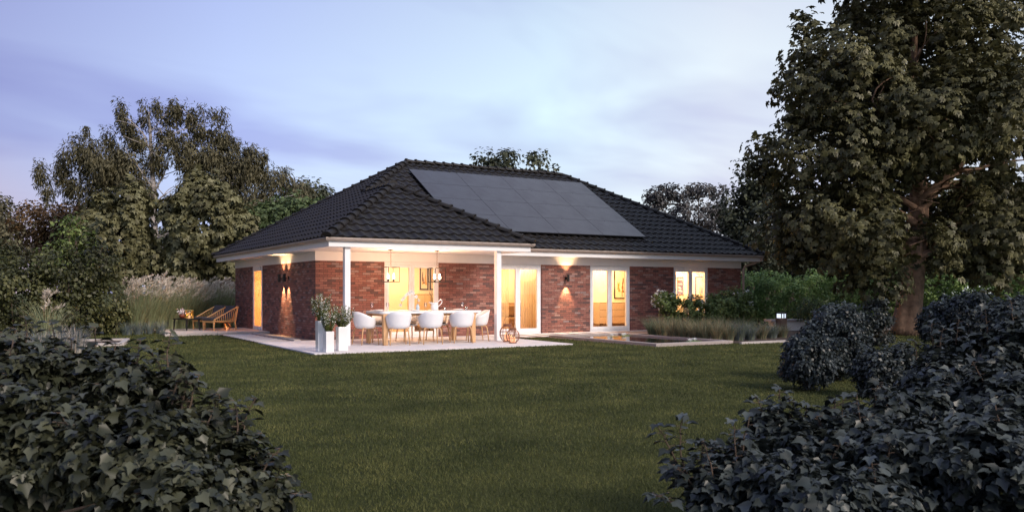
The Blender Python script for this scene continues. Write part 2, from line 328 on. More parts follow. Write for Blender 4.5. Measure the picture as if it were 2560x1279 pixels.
# ------------------------------------------------------------------ sky and light
w = bpy.data.worlds.new('World'); sc.world = w; w.use_nodes = True; nt = w.node_tree; bg = nt.nodes['Background']; wo = nt.nodes['World Output']
tc = N(nt, 'ShaderNodeTexCoord'); vd = N(nt, 'ShaderNodeVectorMath', operation='NORMALIZE'); L(nt, tc.outputs['Generated'], vd.inputs[0])
sp = N(nt, 'ShaderNodeSeparateXYZ'); L(nt, vd.outputs[0], sp.inputs[0])
dt = N(nt, 'ShaderNodeVectorMath', operation='DOT_PRODUCT', inp={1: tuple(RT)}); L(nt, vd.outputs[0], dt.inputs[0])
# azimuth gradient: lavender west, pale cyan-white in the middle, blue-grey east
ra = ramp(nt, [(.14, (.13,.15,.22)), (.22, (.26,.285,.53)), (.35, (.42,.51,.78)), (.52, (.57,.71,.82)), (.62, (.66,.73,.79)), (.80, (.55,.62,.72))])
mr = N(nt, 'ShaderNodeMapRange', inp={'From Min': -1, 'From Max': 1}); L(nt, dt.outputs['Value'], mr.inputs['Value']); L(nt, mr.outputs[0], ra.inputs['Fac'])
# elevation: darker lavender above
re = ramp(nt, [(0, (1.08,.98,.93)), (.18, (1.0,1.0,1.0)), (.34, (.74,.72,.84)), (1, (.85,.85,.95))]); L(nt, sp.outputs['Z'], re.inputs['Fac'])
mu = N(nt, 'ShaderNodeMix', data_type='RGBA', blend_type='MULTIPLY', inp={0: 1.}); L(nt, ra.outputs['Color'], mu.inputs[6]); L(nt, re.outputs['Color'], mu.inputs[7])
# thin cloud veils, projected on a high plane
zc = N(nt, 'ShaderNodeMath', operation='ADD', inp={1: .22}); L(nt, sp.outputs['Z'], zc.inputs[0])
dv = N(nt, 'ShaderNodeVectorMath', operation='DIVIDE'); cbz = N(nt, 'ShaderNodeCombineXYZ'); [L(nt, zc.outputs[0], cbz.inputs[i]) for i in range(3)]; L(nt, vd.outputs[0], dv.inputs[0]); L(nt, cbz.outputs[0], dv.inputs[1])
mp = N(nt, 'ShaderNodeMapping'); mp.inputs['Rotation'].default_value = (0, 0, -TH + R(72)); mp.inputs['Scale'].default_value = (.75, 1.25, 1); mp.inputs['Location'].default_value = (2.35, .35, 0); L(nt, dv.outputs[0], mp.inputs[0])
c1 = N(nt, 'ShaderNodeTexNoise', inp={'Scale': 1.25, 'Detail': 4, 'Roughness': .48, 'Distortion': .4}); L(nt, mp.outputs[0], c1.inputs['Vector'])
cr = ramp(nt, [(.38, (0,0,0)), (.58, (1,1,1))]); L(nt, c1.outputs['Fac'], cr.inputs['Fac'])
c3 = ramp(nt, [(0, (.72,.68,.86)), (1, (1.18,1.20,1.12))]); L(nt, cr.outputs['Color'], c3.inputs['Fac'])
m2 = N(nt, 'ShaderNodeMix', data_type='RGBA', blend_type='MULTIPLY', inp={0: .75}); L(nt, mu.outputs[2], m2.inputs[6]); L(nt, c3.outputs['Color'], m2.inputs[7])
sky = N(nt, 'ShaderNodeTexSky', sky_type='NISHITA', sun_disc=False); sky.sun_elevation = R(32); SUNAZ = math.atan2(-.80, .25)
sky.sun_rotation = R(90) - SUNAZ
gw = N(nt, 'ShaderNodeMapRange', inp={'From Min': -.42, 'From Max': -.62}); L(nt, dt.outputs['Value'], gw.inputs['Value']); gz = N(nt, 'ShaderNodeMapRange', inp={'From Min': .16, 'From Max': .0}); L(nt, sp.outputs['Z'], gz.inputs['Value'])
gm = N(nt, 'ShaderNodeMath', operation='MULTIPLY'); L(nt, gw.outputs[0], gm.inputs[0]); L(nt, gz.outputs[0], gm.inputs[1]); gx = N(nt, 'ShaderNodeMix', data_type='RGBA', inp={7: (.80,.54,.40,1)}); L(nt, gm.outputs[0], gx.inputs[0]); L(nt, m2.outputs[2], gx.inputs[6]); m2 = gx
sk = N(nt, 'ShaderNodeVectorMath', operation='SCALE', inp={'Scale': .008}); L(nt, sky.outputs[0], sk.inputs[0])
ad = N(nt, 'ShaderNodeVectorMath', operation='ADD'); L(nt, m2.outputs[2], ad.inputs[0]); L(nt, sk.outputs[0], ad.inputs[1])
L(nt, ad.outputs[0], bg.inputs['Color']); bg.inputs['Strength'].default_value = 1.2
sl = bpy.data.lights.new('soft_sun', 'SUN'); sl.energy = 3.6; sl.angle = R(22); sl.color = (1, .86, .74)
so = bpy.data.objects.new('soft_sun', sl); col.objects.link(so)
sd = Vector((math.cos(SUNAZ)*math.cos(R(32)), math.sin(SUNAZ)*math.cos(R(32)), math.sin(R(32)))); so.rotation_euler = sd.to_track_quat('Z', 'Y').to_euler()
def spot(loc, d, e, ang=60, c=(1,.62,.30), r=.02, blend=.6):
    l = bpy.data.lights.new('lamp_light', 'SPOT'); l.energy = e; l.spot_size = R(ang); l.spot_blend = blend; l.color = c; l.shadow_soft_size = r
    o = bpy.data.objects.new('lamp_light', l); col.objects.link(o); o.location = loc; o.rotation_euler = Vector(d).to_track_quat('-Z', 'Y').to_euler(); return o
def point(loc, e, c=(1,.62,.32), r=.05):
    l = bpy.data.lights.new('lamp_light', 'POINT'); l.energy = e; l.color = c; l.shadow_soft_size = r
    o = bpy.data.objects.new('lamp_light', l); col.objects.link(o); o.location = loc; return o
def area(loc, sx, sy, e, c=(1,.57,.24)):
    l = bpy.data.lights.new('ceiling_light', 'AREA'); l.shape = 'RECTANGLE'; l.size = sx; l.size_y = sy; l.energy = e; l.color = c
    o = bpy.data.objects.new('ceiling_light', l); col.objects.link(o); o.location = loc; return o
# ------------------------------------------------------------------ ground
def sheet(name, poly, z, m, kind='structure'):
    b = MB(); b.add([(x, y, z) for x, y in poly], [tuple(range(len(poly)))]); return tag(b.build(name, m), kind=kind)
sheet('ground', [(-400,-300), (400,-300), (400,600), (-400,600)], -.10, M['lawn'])
sheet('lawn', [(-22,-34), (34,-34), (40,8), (24,11), (16.9,10), (-14,12)], -.03, M['lawn'])
PAT = (-1.62, 5.40, -5.0, -.004)
b = MB(); 
xs = [-1.62, .14, 1.9, 3.65, 5.40]; ys = [-5.0, -3.34, -1.68, -.004]
for i in range(4):
    for j in range(3): b.box((xs[i]+.004, ys[j]+.004, -.09), (xs[i+1]-.004, ys[j+1]-.004, 0))
tag(b.build('terrace_slabs', M['slab'], bevel=.004), 'pale grey concrete terrace slabs under the covered dining area', 'terrace', kind='structure')
# gravel beds and paver strips
sheet('gravel_bed', [(-1.62,0.0), (0,0.0), (0,4.95), (-1.62,4.95)], -.005, M['gravel'])
b = MB()
for k in range(9): b.box((-1.58, .28+.5*k, -.06), (-.72, .28+.5*k+.27, -.001))
tag(b.build('paver_strips', M['strip'], bevel=.004), kind='structure')
b = MB(); b.box((-.60, .02, -.06), (-.42, 4.94, .03)); b.box((-1.66, 4.86, -.06), (-.01, 4.98, .05)); tag(b.build('kerb_strip', M['curb']), kind='structure')
sheet('gravel_path', [(5.41,-1.75), (16.6,-1.75), (16.6,0), (5.41,0)], -.005, M['gravel'])
b = MB()
for k in range(8): b.box((5.46+.62*k, -1.5, -.06), (5.46+.62*k+.34, -.16, -.001))
b.box((5.42, -.15, -.05), (13.0, -.01, .012)); tag(b.build('paver_path', M['strip'], bevel=.004), kind='structure')
# lounge deck
b = MB()
for k in range(12): b.box((-3.15, 5.0+.29*k, -.04), (-.02, 5.0+.29*k+.283, .055))
tag(b.build('lounge_terrace', M['deck']), kind='structure')
b = MB(); b.box((-3.25, 4.985, -.06), (-1.67, 4.995+.0, .06)); tag(b.build('terrace_edge', M['curb']), kind='structure')
# pond
PX0, PX1, PY0, PY1 = 6.72, 9.42, -6.80, -1.80
b = MB(); w_ = .17; zt = .055
b.box((PX0, PY0, -.3), (PX0+w_, PY1, zt)); b.box((PX1-w_, PY0, -.3), (PX1, PY1, zt)); b.box((PX0+w_+.002, PY0, -.3), (PX1-w_-.002, PY0+w_, zt)); b.box((PX0+w_+.002, PY1-w_, -.3), (PX1-w_-.002, PY1, zt))
pond = thing('garden_pond', 'rectangular granite edged pond reflecting the lit windows', 'pond', (8.05, -4.3, 0)); b.build('rim', M['rim'], pond, bevel=.01)
b = MB(); b.box((PX0+.15, PY0+.15, -.3), (PX1-.15, PY1-.15, .012)); b.build('pond_water', M['water'], pond)
for k, (x, y) in enumerate([(9.0,-2.6), (8.7,-2.9), (8.85,-5.9), (8.5,-6.1), (8.2,-3.0)]):
    lily = thing('water_lily', 'white water lily floating on the pond, ' + ['nearest the grasses at the back', 'second from the back', 'near the front right corner', 'closest to the front rim', 'leftmost near the window reflection'][k], 'water lily', (x, y, .012), 0, 'water lilies on the pond')
    b = MB()
    for j in range(14):
        a = j*2.4; r = .035+.035*(j/14); el = .05+.05*(1-j/14); b.add([(x,y,.02),(x+r*math.cos(a-.3),y+r*math.sin(a-.3),.02+el*.7),(x+1.5*r*math.cos(a),y+1.5*r*math.sin(a),.02+el),(x+r*math.cos(a+.3),y+r*math.sin(a+.3),.02+el*.7)], [(0,1,2,3)])
    b.build('blossom', M['petal'], lily); b = MB(); b.lathe([(.001,.0),(.16,.004)], (x+.1,y+.05,.013), 12); b.build('leaf_pad', M['hedge'], lily)
# planting bed right of pond
sheet('planting_bed', [(9.45,-7.0), (11.2,-7.05), (16.5,-5.6), (18.5,-2.0), (18.0,-1.76), (9.45,-1.76)], -.012, M['soil'])
b = MB(); b.box((9.43, -7.10, -.06), (11.4, -7.02, .03)); b.box((0,0,-.06), (5.3,.09,.03), Matrix.Translation((11.4,-7.1,0)) @ Matrix.Rotation(R(16),4,'Z')); tag(b.build('bed_edging', M['curb']), kind='structure')
sheet('garden_path', [(17,-3.4), (30,-6.6), (30,-5.2), (17,-1.6)], -.010, M['curb'])
# small basin far left
c0 = on_z(252,842); c1_ = on_z(300,842); c2 = on_z(332,860); c3_ = on_z(262,864)
ba = thing('stone_basin', 'small square stone rimmed basin in the lawn at far left', 'basin', (-5.2, 2.0, 0))
b = MB(); q = [Vector(( -6.3, .6, 0)), Vector((-4.9,.6,0)), Vector((-4.5,2.9,0)), Vector((-6.0,3.1,0))]
for i in range(4):
    a_, b_ = q[i], q[(i+1)%4]; cen = sum(q, Vector())/4; ai = a_.lerp(cen, .18); bi = b_.lerp(cen, .18)
    b.add([(a_.x,a_.y,-.1),(b_.x,b_.y,-.1),(bi.x,bi.y,-.1),(ai.x,ai.y,-.1),(a_.x,a_.y,.05),(b_.x,b_.y,.05),(bi.x,bi.y,.05),(ai.x,ai.y,.05)], [(4,5,6,7),(0,1,5,4),(2,3,7,6)])
b.build('rim', M['curb'], ba); b = MB(); b.add([tuple(v + Vector((0,0,.0))) for v in q], [(0,1,2,3)]); b.build('basin_floor', M['soil'], ba)
# ------------------------------------------------------------------ house
W_, D_, HB, HS, OV, ZE, MS = 16.65, 9.874, 2.26, 2.52, .645, 2.735, .594
house = thing('brick_bungalow', 'single storey red brick bungalow with black tiled hip roof and lit windows', 'house', (8.3, 5, 0))
wins = [(2.09, 3.89), (5.84, 7.62), (9.57, 11.32), (13.29, 15.01)]
e = [0] + [v for p_ in wins for v in p_] + [W_]
for i in range(0, len(e), 2): b = MB(); b.box((e[i], 0, -.1), (e[i+1], .30, HB)); b.build('front_wall', M['brick'], house)
b = MB(); b.box((0, .302, -.1), (.3, 5.84, HB)); b.box((0, 7.22, -.1), (.3, D_, HB)); b.build('side_wall', M['brick'], house)
b = MB(); b.box((.302, D_-.3, -.1), (W_, D_, HB)); b.box((W_-.3, .302, -.1), (W_, D_-.302, HB)); b.build('rear_wall', M['brick'], house)
t_ = .012
b = MB(); b.box((-t_, -t_, HB), (W_+t_, .30, HS)); b.box((-t_, .302, HB), (.3, D_-.302, HS)); b.box((W_-.3, .302, HB), (W_+t_, D_-.302, HS)); b.box((-t_, D_-.3, HB), (W_+t_, D_+t_, HS)); b.build('frieze', M['white'], house)
fo = .555
pf = [(-fo,-2.88),(5.35,-2.88),(5.35,-fo),(W_+fo,-fo),(W_+fo,D_+fo),(-fo,D_+fo)]
b = MB(); b.poly_prism(pf, HS+.002, HS+.03); b.build('soffit', M['white'], house)
def ring(poly, off, z0, z1):
    """band outside a polygon, mitred"""
    n = len(poly); P_ = [Vector((x, y, 0)) for x, y in poly]; outp = []
    for i in range(n):
        a0 = (P_[i]-P_[i-1]).normalized(); a1 = (P_[(i+1)%n]-P_[i]).normalized(); n0 = Vector((a0.y,-a0.x,0)); n1 = Vector((a1.y,-a1.x,0)); mv = (n0+n1)/(1+n0.dot(n1)); outp.append(P_[i]+mv*off)
    return [p.xy for p in outp]
inner_, outer_ = pf, ring(pf, .025, 0, 0)
b = MB(); n = len(pf)
for i in range(n):
    j = (i+1)%n; A, B_, C_, D2 = pf[i], pf[j], outer_[j], outer_[i]
    b.add([(*A,HS-.008),(*B_,HS-.008),(*C_,HS-.008),(*D2,HS-.008),(*A,2.67),(*B_,2.67),(*C_,2.67),(*D2,2.67)], [(0,1,2,3),(4,7,6,5),(3,2,6,7),(1,0,4,5)])
b.build('fascia', M['white'], house)
# gutter: half round trough following the eaves
ev = [(-OV,-2.965),(5.435,-2.965),(5.435,-OV),(W_+OV,-OV),(W_+OV,D_+OV),(-OV,D_+OV)]
prof = [(-.085, 2.725)] + [(-.020 - .062*math.cos(R(a)), 2.715 - .068*math.sin(R(a))) for a in (10,35,60,85,110,135,160)] + [(.043,2.728),(.038,2.738),(.028,2.734)]
b = MB(); rings = []
for (o_, z_) in prof: rings.append([(p[0], p[1], z_) for p in ring(ev, o_, 0, 0)])
vs = [v for r_ in rings for v in r_]; n = len(ev); b.add(vs, [(k*n+i, k*n+(i+1)%n, (k+1)*n+(i+1)%n, (k+1)*n+i) for k in range(len(prof)-1) for i in range(n)])
g_ = b.build('gutter', M['zinc'], house, smooth=False); sm = g_.modifiers.new('thickness', 'SOLIDIFY'); sm.thickness = .004
b = MB(); b.tube([(W_+.50,-.62,2.66),(W_+.50,-.60,2.58),(W_+.34,-.35,2.44),(W_+.14,-.07,2.34),(W_+.10,-.045,2.2),(W_+.10,-.045,-.05)], .045, 10); b.build('downpipe', M['zinc'], house, smooth=True)
# roof planes with real pantile relief
PH = math.atan(MS); cP, sP = math.cos(PH), math.sin(PH)
def tile_plane(P0, U, Hd, width, run, halves, tw=.30, tl=.36):
    SL = run/cP; nu = int(width/tw)+1; nv = int(SL/tl)+1; prof = []
    for k in range(8):
        t = k/8; h = .038*max(0, math.sin(math.pi*t/.55))**1.2 if t < .55 else -.010*math.sin(math.pi*(t-.55)/.45); prof.append((t, h))
    us, hs = [], []
    for i in range(nu):
        for t, h in prof: us.append((i+t)*tw); hs.append(h)
    us.append(nu*tw); hs.append(0); us = np.array(us); hs = np.array(hs)
    vv = []
    for j in range(nv): vv += [(j*tl, .034), (j*tl+tl*.5, .017), ((j+1)*tl-.001, .0)]
    U, Hd = np.array(U, float), np.array(Hd, float); S = Hd*cP + np.array((0,0,sP)); Nn = -Hd*sP + np.array((0,0,cP)); P0 = np.array(P0, float)
    V = np.array([P0 + U*us[:,None] + S*v + Nn*(hs[:,None] + hv) for v, hv in vv]).reshape(-1, 3); k = len(us)
    first = P0 + U*us[:,None] + S*0 + Nn*(hs[:,None]*0 - .0)
    V = np.vstack([V, first]); base = len(vv)*k
    Fs = [(r*k+i, r*k+i+1, (r+1)*k+i+1, (r+1)*k+i) for r in range(len(vv)-1) for i in range(k-1)] + [(base+i, base+i+1, i+1, i) for i in range(k-1)]
    bm = bmesh.new(); bv = [bm.verts.new(v) for v in V]
    for f_ in Fs: bm.faces.new([bv[i] for i in f_])
    for a, b_, c in halves:   # keep a x + b y + c >= 0
        nn = Vector((a, b_, 0)); L2 = nn.length; p0 = nn*(-c/(L2*L2))
        bmesh.ops.bisect_plane(bm, geom=bm.verts[:]+bm.edges[:]+bm.faces[:], plane_co=p0, plane_no=nn, clear_inner=True)
    return bm
def merge_bms(bms, name, m, parent):
    me = bpy.data.meshes.new(name); tot = bmesh.new()
    for q in bms:
        t = bpy.data.meshes.new('t'); q.to_mesh(t); tot.from_mesh(t); bpy.data.meshes.remove(t); q.free()
    bmesh.ops.recalc_face_normals(tot, faces=tot.faces); tot.to_mesh(me); tot.free(); return link(name, me, m, parent)
xL, xR, yF, yB, yP, xP = -OV, W_+OV, -OV, D_+OV, -2.965, 5.435
run = (yB-yF)/2; ZR = ZE + run*MS; pr = (xP-xL)/2; xpm = (xP+xL)/2; yap = yP+pr; jx = xpm
RZ = ZE+.015
bms = [
 tile_plane((xL,yF,RZ), (1,0,0), (0,1,0), xR-xL, run, [(1,-1,yF-xL),(1,1,-(xP+yF)),(-1,-1,xR+yF),(0,-1,(yF+yB)/2)]),
 tile_plane((xL,yP,RZ), (1,0,0), (0,1,0), xP-xL, pr, [(1,-1,yP-xL),(-1,-1,xP+yP)]),
 tile_plane((xP,yP,RZ), (0,1,0), (-1,0,0), 6, pr, [(1,1,-(xP+yP)),(-1,-1,xP+yF),(1,0,-xpm)]),
 tile_plane((xL,yP,RZ), (0,1,0), (1,0,0), yB-yP, pr, [(-1,1,xL-yP),(-1,-1,xL+yB),(-1,0,jx)]),
 tile_plane((xL,yP,RZ), (0,1,0), (1,0,0), yB-yP, run, [(-1,1,xL-yF),(-1,-1,xL+yB),(1,0,-jx)]),
 tile_plane((xR,yF,RZ), (0,1,0), (-1,0,0), yB-yF, run, [(1,1,-(xR+yF)),(1,-1,yB-xR)]),
 tile_plane((xL,yB,RZ), (1,0,0), (0,-1,0), xR-xL, run, [(1,1,-(xL+yB)),(-1,1,xR-yB),(0,1,-(yF+yB)/2)])]
roof = merge_bms(bms, 'roof', M['tile'], house)
def caps(a, b_, lift=.02):
    a, b_ = Vector(a), Vector(b_); d = (b_-a); L_ = d.length; d.normalize(); s = d.cross(UP).normalized(); u = s.cross(d); mb = MB(); n = max(1, int(L_/.36)); st = L_/n
    for k in range(n):
        p0 = a + d*(k*st-.03); p1 = a + d*((k+1)*st+.03); vs = []
        for (p, r_, l_) in ((p0, .145, lift+.02), (p0 + d*.05, .145, lift+.02), (p0+d*.055, .128, lift+.012), (p1, .112, lift-.01)):
            for q in range(9):
                an = math.pi*q/8; vs.append(p + s*math.cos(an)*r_ + u*(math.sin(an)*r_*.8 + l_ - .035))
        mb.add(vs, [(i*9+j, i*9+j+1, (i+1)*9+j+1, (i+1)*9+j) for i in range(3) for j in range(8)] + [tuple(range(9))])
    return mb.build('ridge_cap', M['tile'], roof, smooth=False)
za = ZE + pr*MS + .03; zr = ZR + .03; z0 = ZE + .04; ym = (yF+yB)/2
for a, b_ in [((xL,yP,z0),(xpm,yap,za)), ((xP,yP,z0),(xpm,yap,za)), ((xpm,yap,za),(jx,jx+yF-xL,za)), ((jx,jx+yF-xL,za),(xL+run,ym,zr)), ((xL+run,ym,zr),(xR-run,ym,zr)), ((xR,yF,z0),(xR-run,ym,zr)), ((xL,yB,z0),(xL+run,ym,zr)), ((xR,yB,z0),(xR-run,ym,zr))]: caps(a, b_)
# columns of the covered terrace
for x in (-.13, 4.31):
    b = MB(); b.box((x, -2.82, 0.002), (x+.15, -2.67, HS)); b.build('column', M['white'], house, bevel=.006)
# french doors
def french(x0, x1, axis='x', zt=2.258):
    g = thing  # local naming only
    S = (lambda d: d) if axis == 'x' else (lambda d: (d-.045)*.42+.006)
    def bx(mb, a0, a1, z0, z1, d0, d1):
        d0, d1 = S(d0), S(d1)
        if axis == 'x': mb.box((a0, d0, z0), (a1, d1, z1))
        else: mb.box((d0, a0, z0), (d1, a1, z1))
    b = MB(); bx(b, x0+.002, x0+.07, .0, zt, .06, .14); bx(b, x1-.07, x1-.002, .0, zt, .06, .14); bx(b, x0+.072, x1-.072, zt-.075, zt, .06, .14); bx(b, x0+.072, x1-.072, .0, .07, .06, .14)
    fr = b.build('window_frame', M['frame'], house, bevel=.004); mid = (x0+x1)/2
    for a0, a1 in (((x0+.074, mid-.002), (mid+.002, x1-.074)) if axis == 'x' else ((x0+.074, x1-.074),)):
        b = MB(); bx(b, a0, a0+.085, .073, zt-.078, .045, .125); bx(b, a1-.085, a1, .073, zt-.078, .045, .125); bx(b, a0+.087, a1-.087, zt-.165, zt-.078, .045, .125); bx(b, a0+.087, a1-.087, .073, .175, .045, .125)
        bx(b, a0+.080, a0+.0865, .178, zt-.168, .05, .056); s_ = b.build('sash', M['frame'], fr, bevel=.004)
        b = MB(); bx(b, a0+.080, a1-.080, .17, zt-.16, .084, .088); b.build('pane', M['glass'], fr)
for x0, x1 in wins: french(x0, x1)
french(5.84, 7.22, 'y')
# interior: rooms
RY = 3.6; zc_ = 2.46
def room(x0, x1, y0, y1, open_side='y'):
    b = MB(); b.add([(x0,y0,zc_),(x1,y0,zc_),(x1,y1,zc_),(x0,y1,zc_)], [(0,1,2,3)]); b.add([(x0,y1,0),(x1,y1,0),(x1,y1,zc_),(x0,y1,zc_)], [(0,3,2,1)]); b.add([(x0,y0,0),(x0,y1,0),(x0,y1,zc_),(x0,y0,zc_)], [(0,1,2,3)]) if open_side == 'y' else b.add([(x0,y0,0),(x1,y0,0),(x1,y0,zc_),(x0,y0,zc_)], [(0,1,2,3)]); b.add([(x1,y0,0),(x1,y1,0),(x1,y1,zc_),(x1,y0,zc_)], [(0,1,2,3)])
    b.build('interior_wall', M['plaster'], house); b = MB(); b.add([(x0,y0,.06),(x1,y0,.06),(x1,y1,.06),(x0,y1,.06)], [(0,1,2,3)]); b.build('interior_floor', M['floor'], house)
room(.31, 5.6, .31, 2.8); room(5.61, 9.4, .31, 2.8); room(9.41, 12.95, .31, 1.7); room(12.96, 16.34, .31, 1.7); room(.31, 3.2, 4.6, 9.4, 'x')
for (x, y, sx, sy, e_) in [(3.2,1.55,2.4,1.6,150), (7.4,1.55,1.8,1.4,175), (11.2,1.0,1.8,1.0,140), (14.9,1.0,2.4,1.1,330), (1.8,6.9,1.4,2.2,420)]: area((x, y, 2.42), sx, sy, e_)
# ---- things seen through the windows
def picture(name, label, x0, x1, z0, z1, y, art='picgold', grp=None, fr='black', seed=1, reach=.6):
    t = thing(name, label, 'picture', ((x0+x1)/2, y, z0), 0, grp); b = MB(); k = .035
    b.box((x0,y-.03,z0),(x0+k,y,z1)); b.box((x1-k,y-.03,z0),(x1,y,z1)); b.box((x0+k+.001,y-.03,z0),(x1-k-.001,y,z0+k)); b.box((x0+k+.001,y-.03,z1-k),(x1-k-.001,y,z1)); b.build('frame', M[fr], t)
    b = MB(); b.box((x0+k,y-.012,z0+k),(x1-k,y-.004,z1-k)); b.build('print', M['picpaper'], t); rr = random.Random(seed); b = MB()
    for q in range(5):
        cx = x0+(x1-x0)*rr.uniform(.2,.8); h0 = z0+k+(z1-z0)*rr.uniform(.02,.3); h1 = h0+(z1-z0)*rr.uniform(.2,reach); wd = (x1-x0)*rr.uniform(.03,.12)
        pts = [(cx-wd*rr.uniform(.3,1),h0),(cx+wd*rr.uniform(.3,1),h0+.02)]; 
        vs = []; n = 6
        for i in range(n+1):
            tt = i/n; zz = h0+(min(h1,z1-k-.02)-h0)*tt; off = .3*wd*math.sin(tt*5+q); ww = wd*(1-.7*tt)*rr.uniform(.6,1.2); xa = max(x0+k+.005, cx+off-ww); xb = min(x1-k-.005, cx+off+ww); vs += [(xa,y-.014-.001*q,zz),(max(xb,xa+.004),y-.014-.001*q,zz)]
        b.m = q%2; b.add(vs, [(2*i,2*i+1,2*i+3,2*i+2) for i in range(n)])
    b.build('drawing', [M[art], M['picdark']], t); return t
YB = 2.798
def X(px, y=YB): return on_y(px, 700, y).x
def Z(px, py, y=YB): return on_y(px, py, y).z
picture('framed_picture', 'tall black framed ochre drawing left of its pair inside the dining window', X(1049), X(1070), Z(1060,724), 2.30, YB, grp='pair of framed drawings in dining room', seed=3)
picture('framed_picture', 'tall black framed ochre drawing right of its pair, behind the second pendant lantern', X(1074), X(1096), Z(1085,724), 2.30, YB, grp='pair of framed drawings in dining room', seed=5)
YB = 1.698
def X(px, y=1.698): return on_y(px, 700, y).x
def Z(px, py, y=1.698): return on_y(px, py, y).z
picture('framed_picture', 'black framed abstract print above the sideboard in the middle bedroom window', X(1535), X(1563), Z(1549,746), 2.2, YB, art='picgold', seed=8)
picture('framed_picture', 'black framed sunset print in the rightmost window', X(1738), X(1762), Z(1750,742), Z(1750,691), YB, art='picgold', seed=12, reach=.4)
t = thing('wall_hanging', 'dark openwork patterned wall hanging in the rightmost window', 'wall hanging', (X(1700), YB, 1.2)); b = MB(); xa, xb = X(1692), X(1708); zb, zt2 = Z(1700,738), Z(1700,692)
b.box((xa,YB-.02,zb),(xa+.02,YB,zt2)); b.box((xb-.02,YB-.02,zb),(xb,YB,zt2)); b.box((xa+.021,YB-.02,zt2-.02),(xb-.021,YB,zt2))
for i in range(16):
    z1 = zb+(zt2-zb)*(i+.5)/16; b.tube([(xa+.02,YB-.012,z1),(xa+(xb-xa)*.5,YB-.012,z1+.05*math.sin(i*1.9)),(xb-.02,YB-.012,z1+.04*math.cos(i*1.3))], .017, 4)
b.build('lattice', M['picdark'], t)
def sideboard(name, label, x0, x1, y0, y1, z1, rows, foot=.14):
    t = thing(name, label, 'sideboard', ((x0+x1)/2, (y0+y1)/2, .06)); b = MB(); b.box((x0,y0,foot+.06),(x1,y1,z1)); b.build('carcass', M['cabinet'], t, bevel=.006)
    n = 3
    for i in range(n):
        for j in range(rows):
            a0 = x0+.012+(x1-x0-.024)*i/n; a1 = x0+.012+(x1-x0-.024)*(i+1)/n-.010; h0 = foot+.08+(z1-foot-.10)*j/rows; h1 = foot+.08+(z1-foot-.10)*(j+1)/rows-.012; b = MB(); b.box((a0,y0-.018,h0),(a1,y0-.001,h1)); b.build('drawer', M['cabinet'], t)
    b = MB(); b.box((x0+.01,y0-.004,foot+.065),(x1-.01,y0-.0015,z1-.015)); b.build('shadow_gap', M['seam'], t)
    for xx in (x0+.03, x1-.05):
        b = MB(); b.box((xx,y0+.02,.06),(xx+.02,y0+.04,foot+.058)); b.box((xx,y0+.02,foot+.03),(xx+.16,y0+.04,foot+.058)) if xx < (x0+x1)/2 else b.box((xx-.14,y0+.02,foot+.03),(xx-.001,y0+.04,foot+.058)); b.build('leg', M['black'], t)
    return t
sideboard('sideboard', 'oat coloured sideboard with black feet in the middle bedroom window', X(1499, 1.3), 12.6, 1.3, 1.69, Z(1510,755,1.3), 3)
YB = 2.798
def X(px, y=2.798): return on_y(px, 700, y).x
def Z(px, py, y=2.798): return on_y(px, py, y).z
sideboard('sideboard', 'low pale cabinet under the pair of drawings in the dining room', X(1030, 2.4), X(1078, 2.4), 2.4, 2.79, Z(1060,734,2.4), 2)
t = thing('branch_vase', 'vase of bare brown branches inside the dining window', 'vase', (X(1090, 2.4), 2.4, .06)); b = MB(); vx = X(1090,2.4); b.lathe([(.001,.06),(.09,.06),(.13,.3),(.10,.62),(.05,.72),(.06,.78)], (vx,2.4,0), 14); b.build('vase', M['seam'], t, smooth=True); b = MB()
for i in range(26):
    a = random.uniform(0,6.28); s_ = random.uniform(.2,.5); p0 = Vector((vx,2.4,.74)); p1 = p0+Vector((math.cos(a)*s_*.6, math.sin(a)*s_*.3, random.uniform(.3,.7))); b.tube([p0,(p0+p1)/2+Vector((.03,.0,.02)),p1], .006, 4)
    for q in range(3): p2 = p0.lerp(p1, random.uniform(.4,.9)); b.tube([p2, p2+Vector((random.uniform(-.14,.14),random.uniform(-.1,.1),random.uniform(.04,.16)))], .005, 4)
b.build('branches', M['picdark'], t)
# living room: sofa, curtains, paper lamp, plant, arch print
sx0 = 6.9
t = thing('sofa', 'brown leather sofa behind the sheer curtain of the living room', 'sofa', (7.8, 2.3, .06)); b = MB(); b.box((6.75,1.7,.12),(8.7,2.5,.48)); b.build('seat', M['sofa'], t, bevel=.05); b = MB(); b.box((6.75,2.42,.49),(8.7,2.68,.98)); b.build('backrest', M['sofa'], t, bevel=.06)
for xx in (6.85, 7.5, 8.1): b = MB(); b.box((xx,2.12,.50),(xx+.55,2.40,.92)); b.build('cushion', M['cushion2' if xx < 7 else 'sofa'], t, bevel=.07)
def curtain(label, x0, x1, y):
    b = MB(); n = 60; vs = []
    for i in range(n+1):
        x = x0+(x1-x0)*i/n; o_ = .035*math.sin(i*1.15)+.015*math.sin(i*.43); vs += [(x, y+o_, .08), (x+.0, y+o_*.8, 2.40)]
    b.add(vs, [(2*i,2*i+1,2*i+3,2*i+2) for i in range(n)]); return tag(b.build('curtain', M['sheer'], smooth=True), label, 'curtain', 'sheer living room curtains')
curtain('sheer cream curtain drawn behind the left living room door leaf', 5.72, 6.62, .45)
curtain('sheer cream curtain hanging behind the right living room door leaf', 7.15, 8.2, .55)
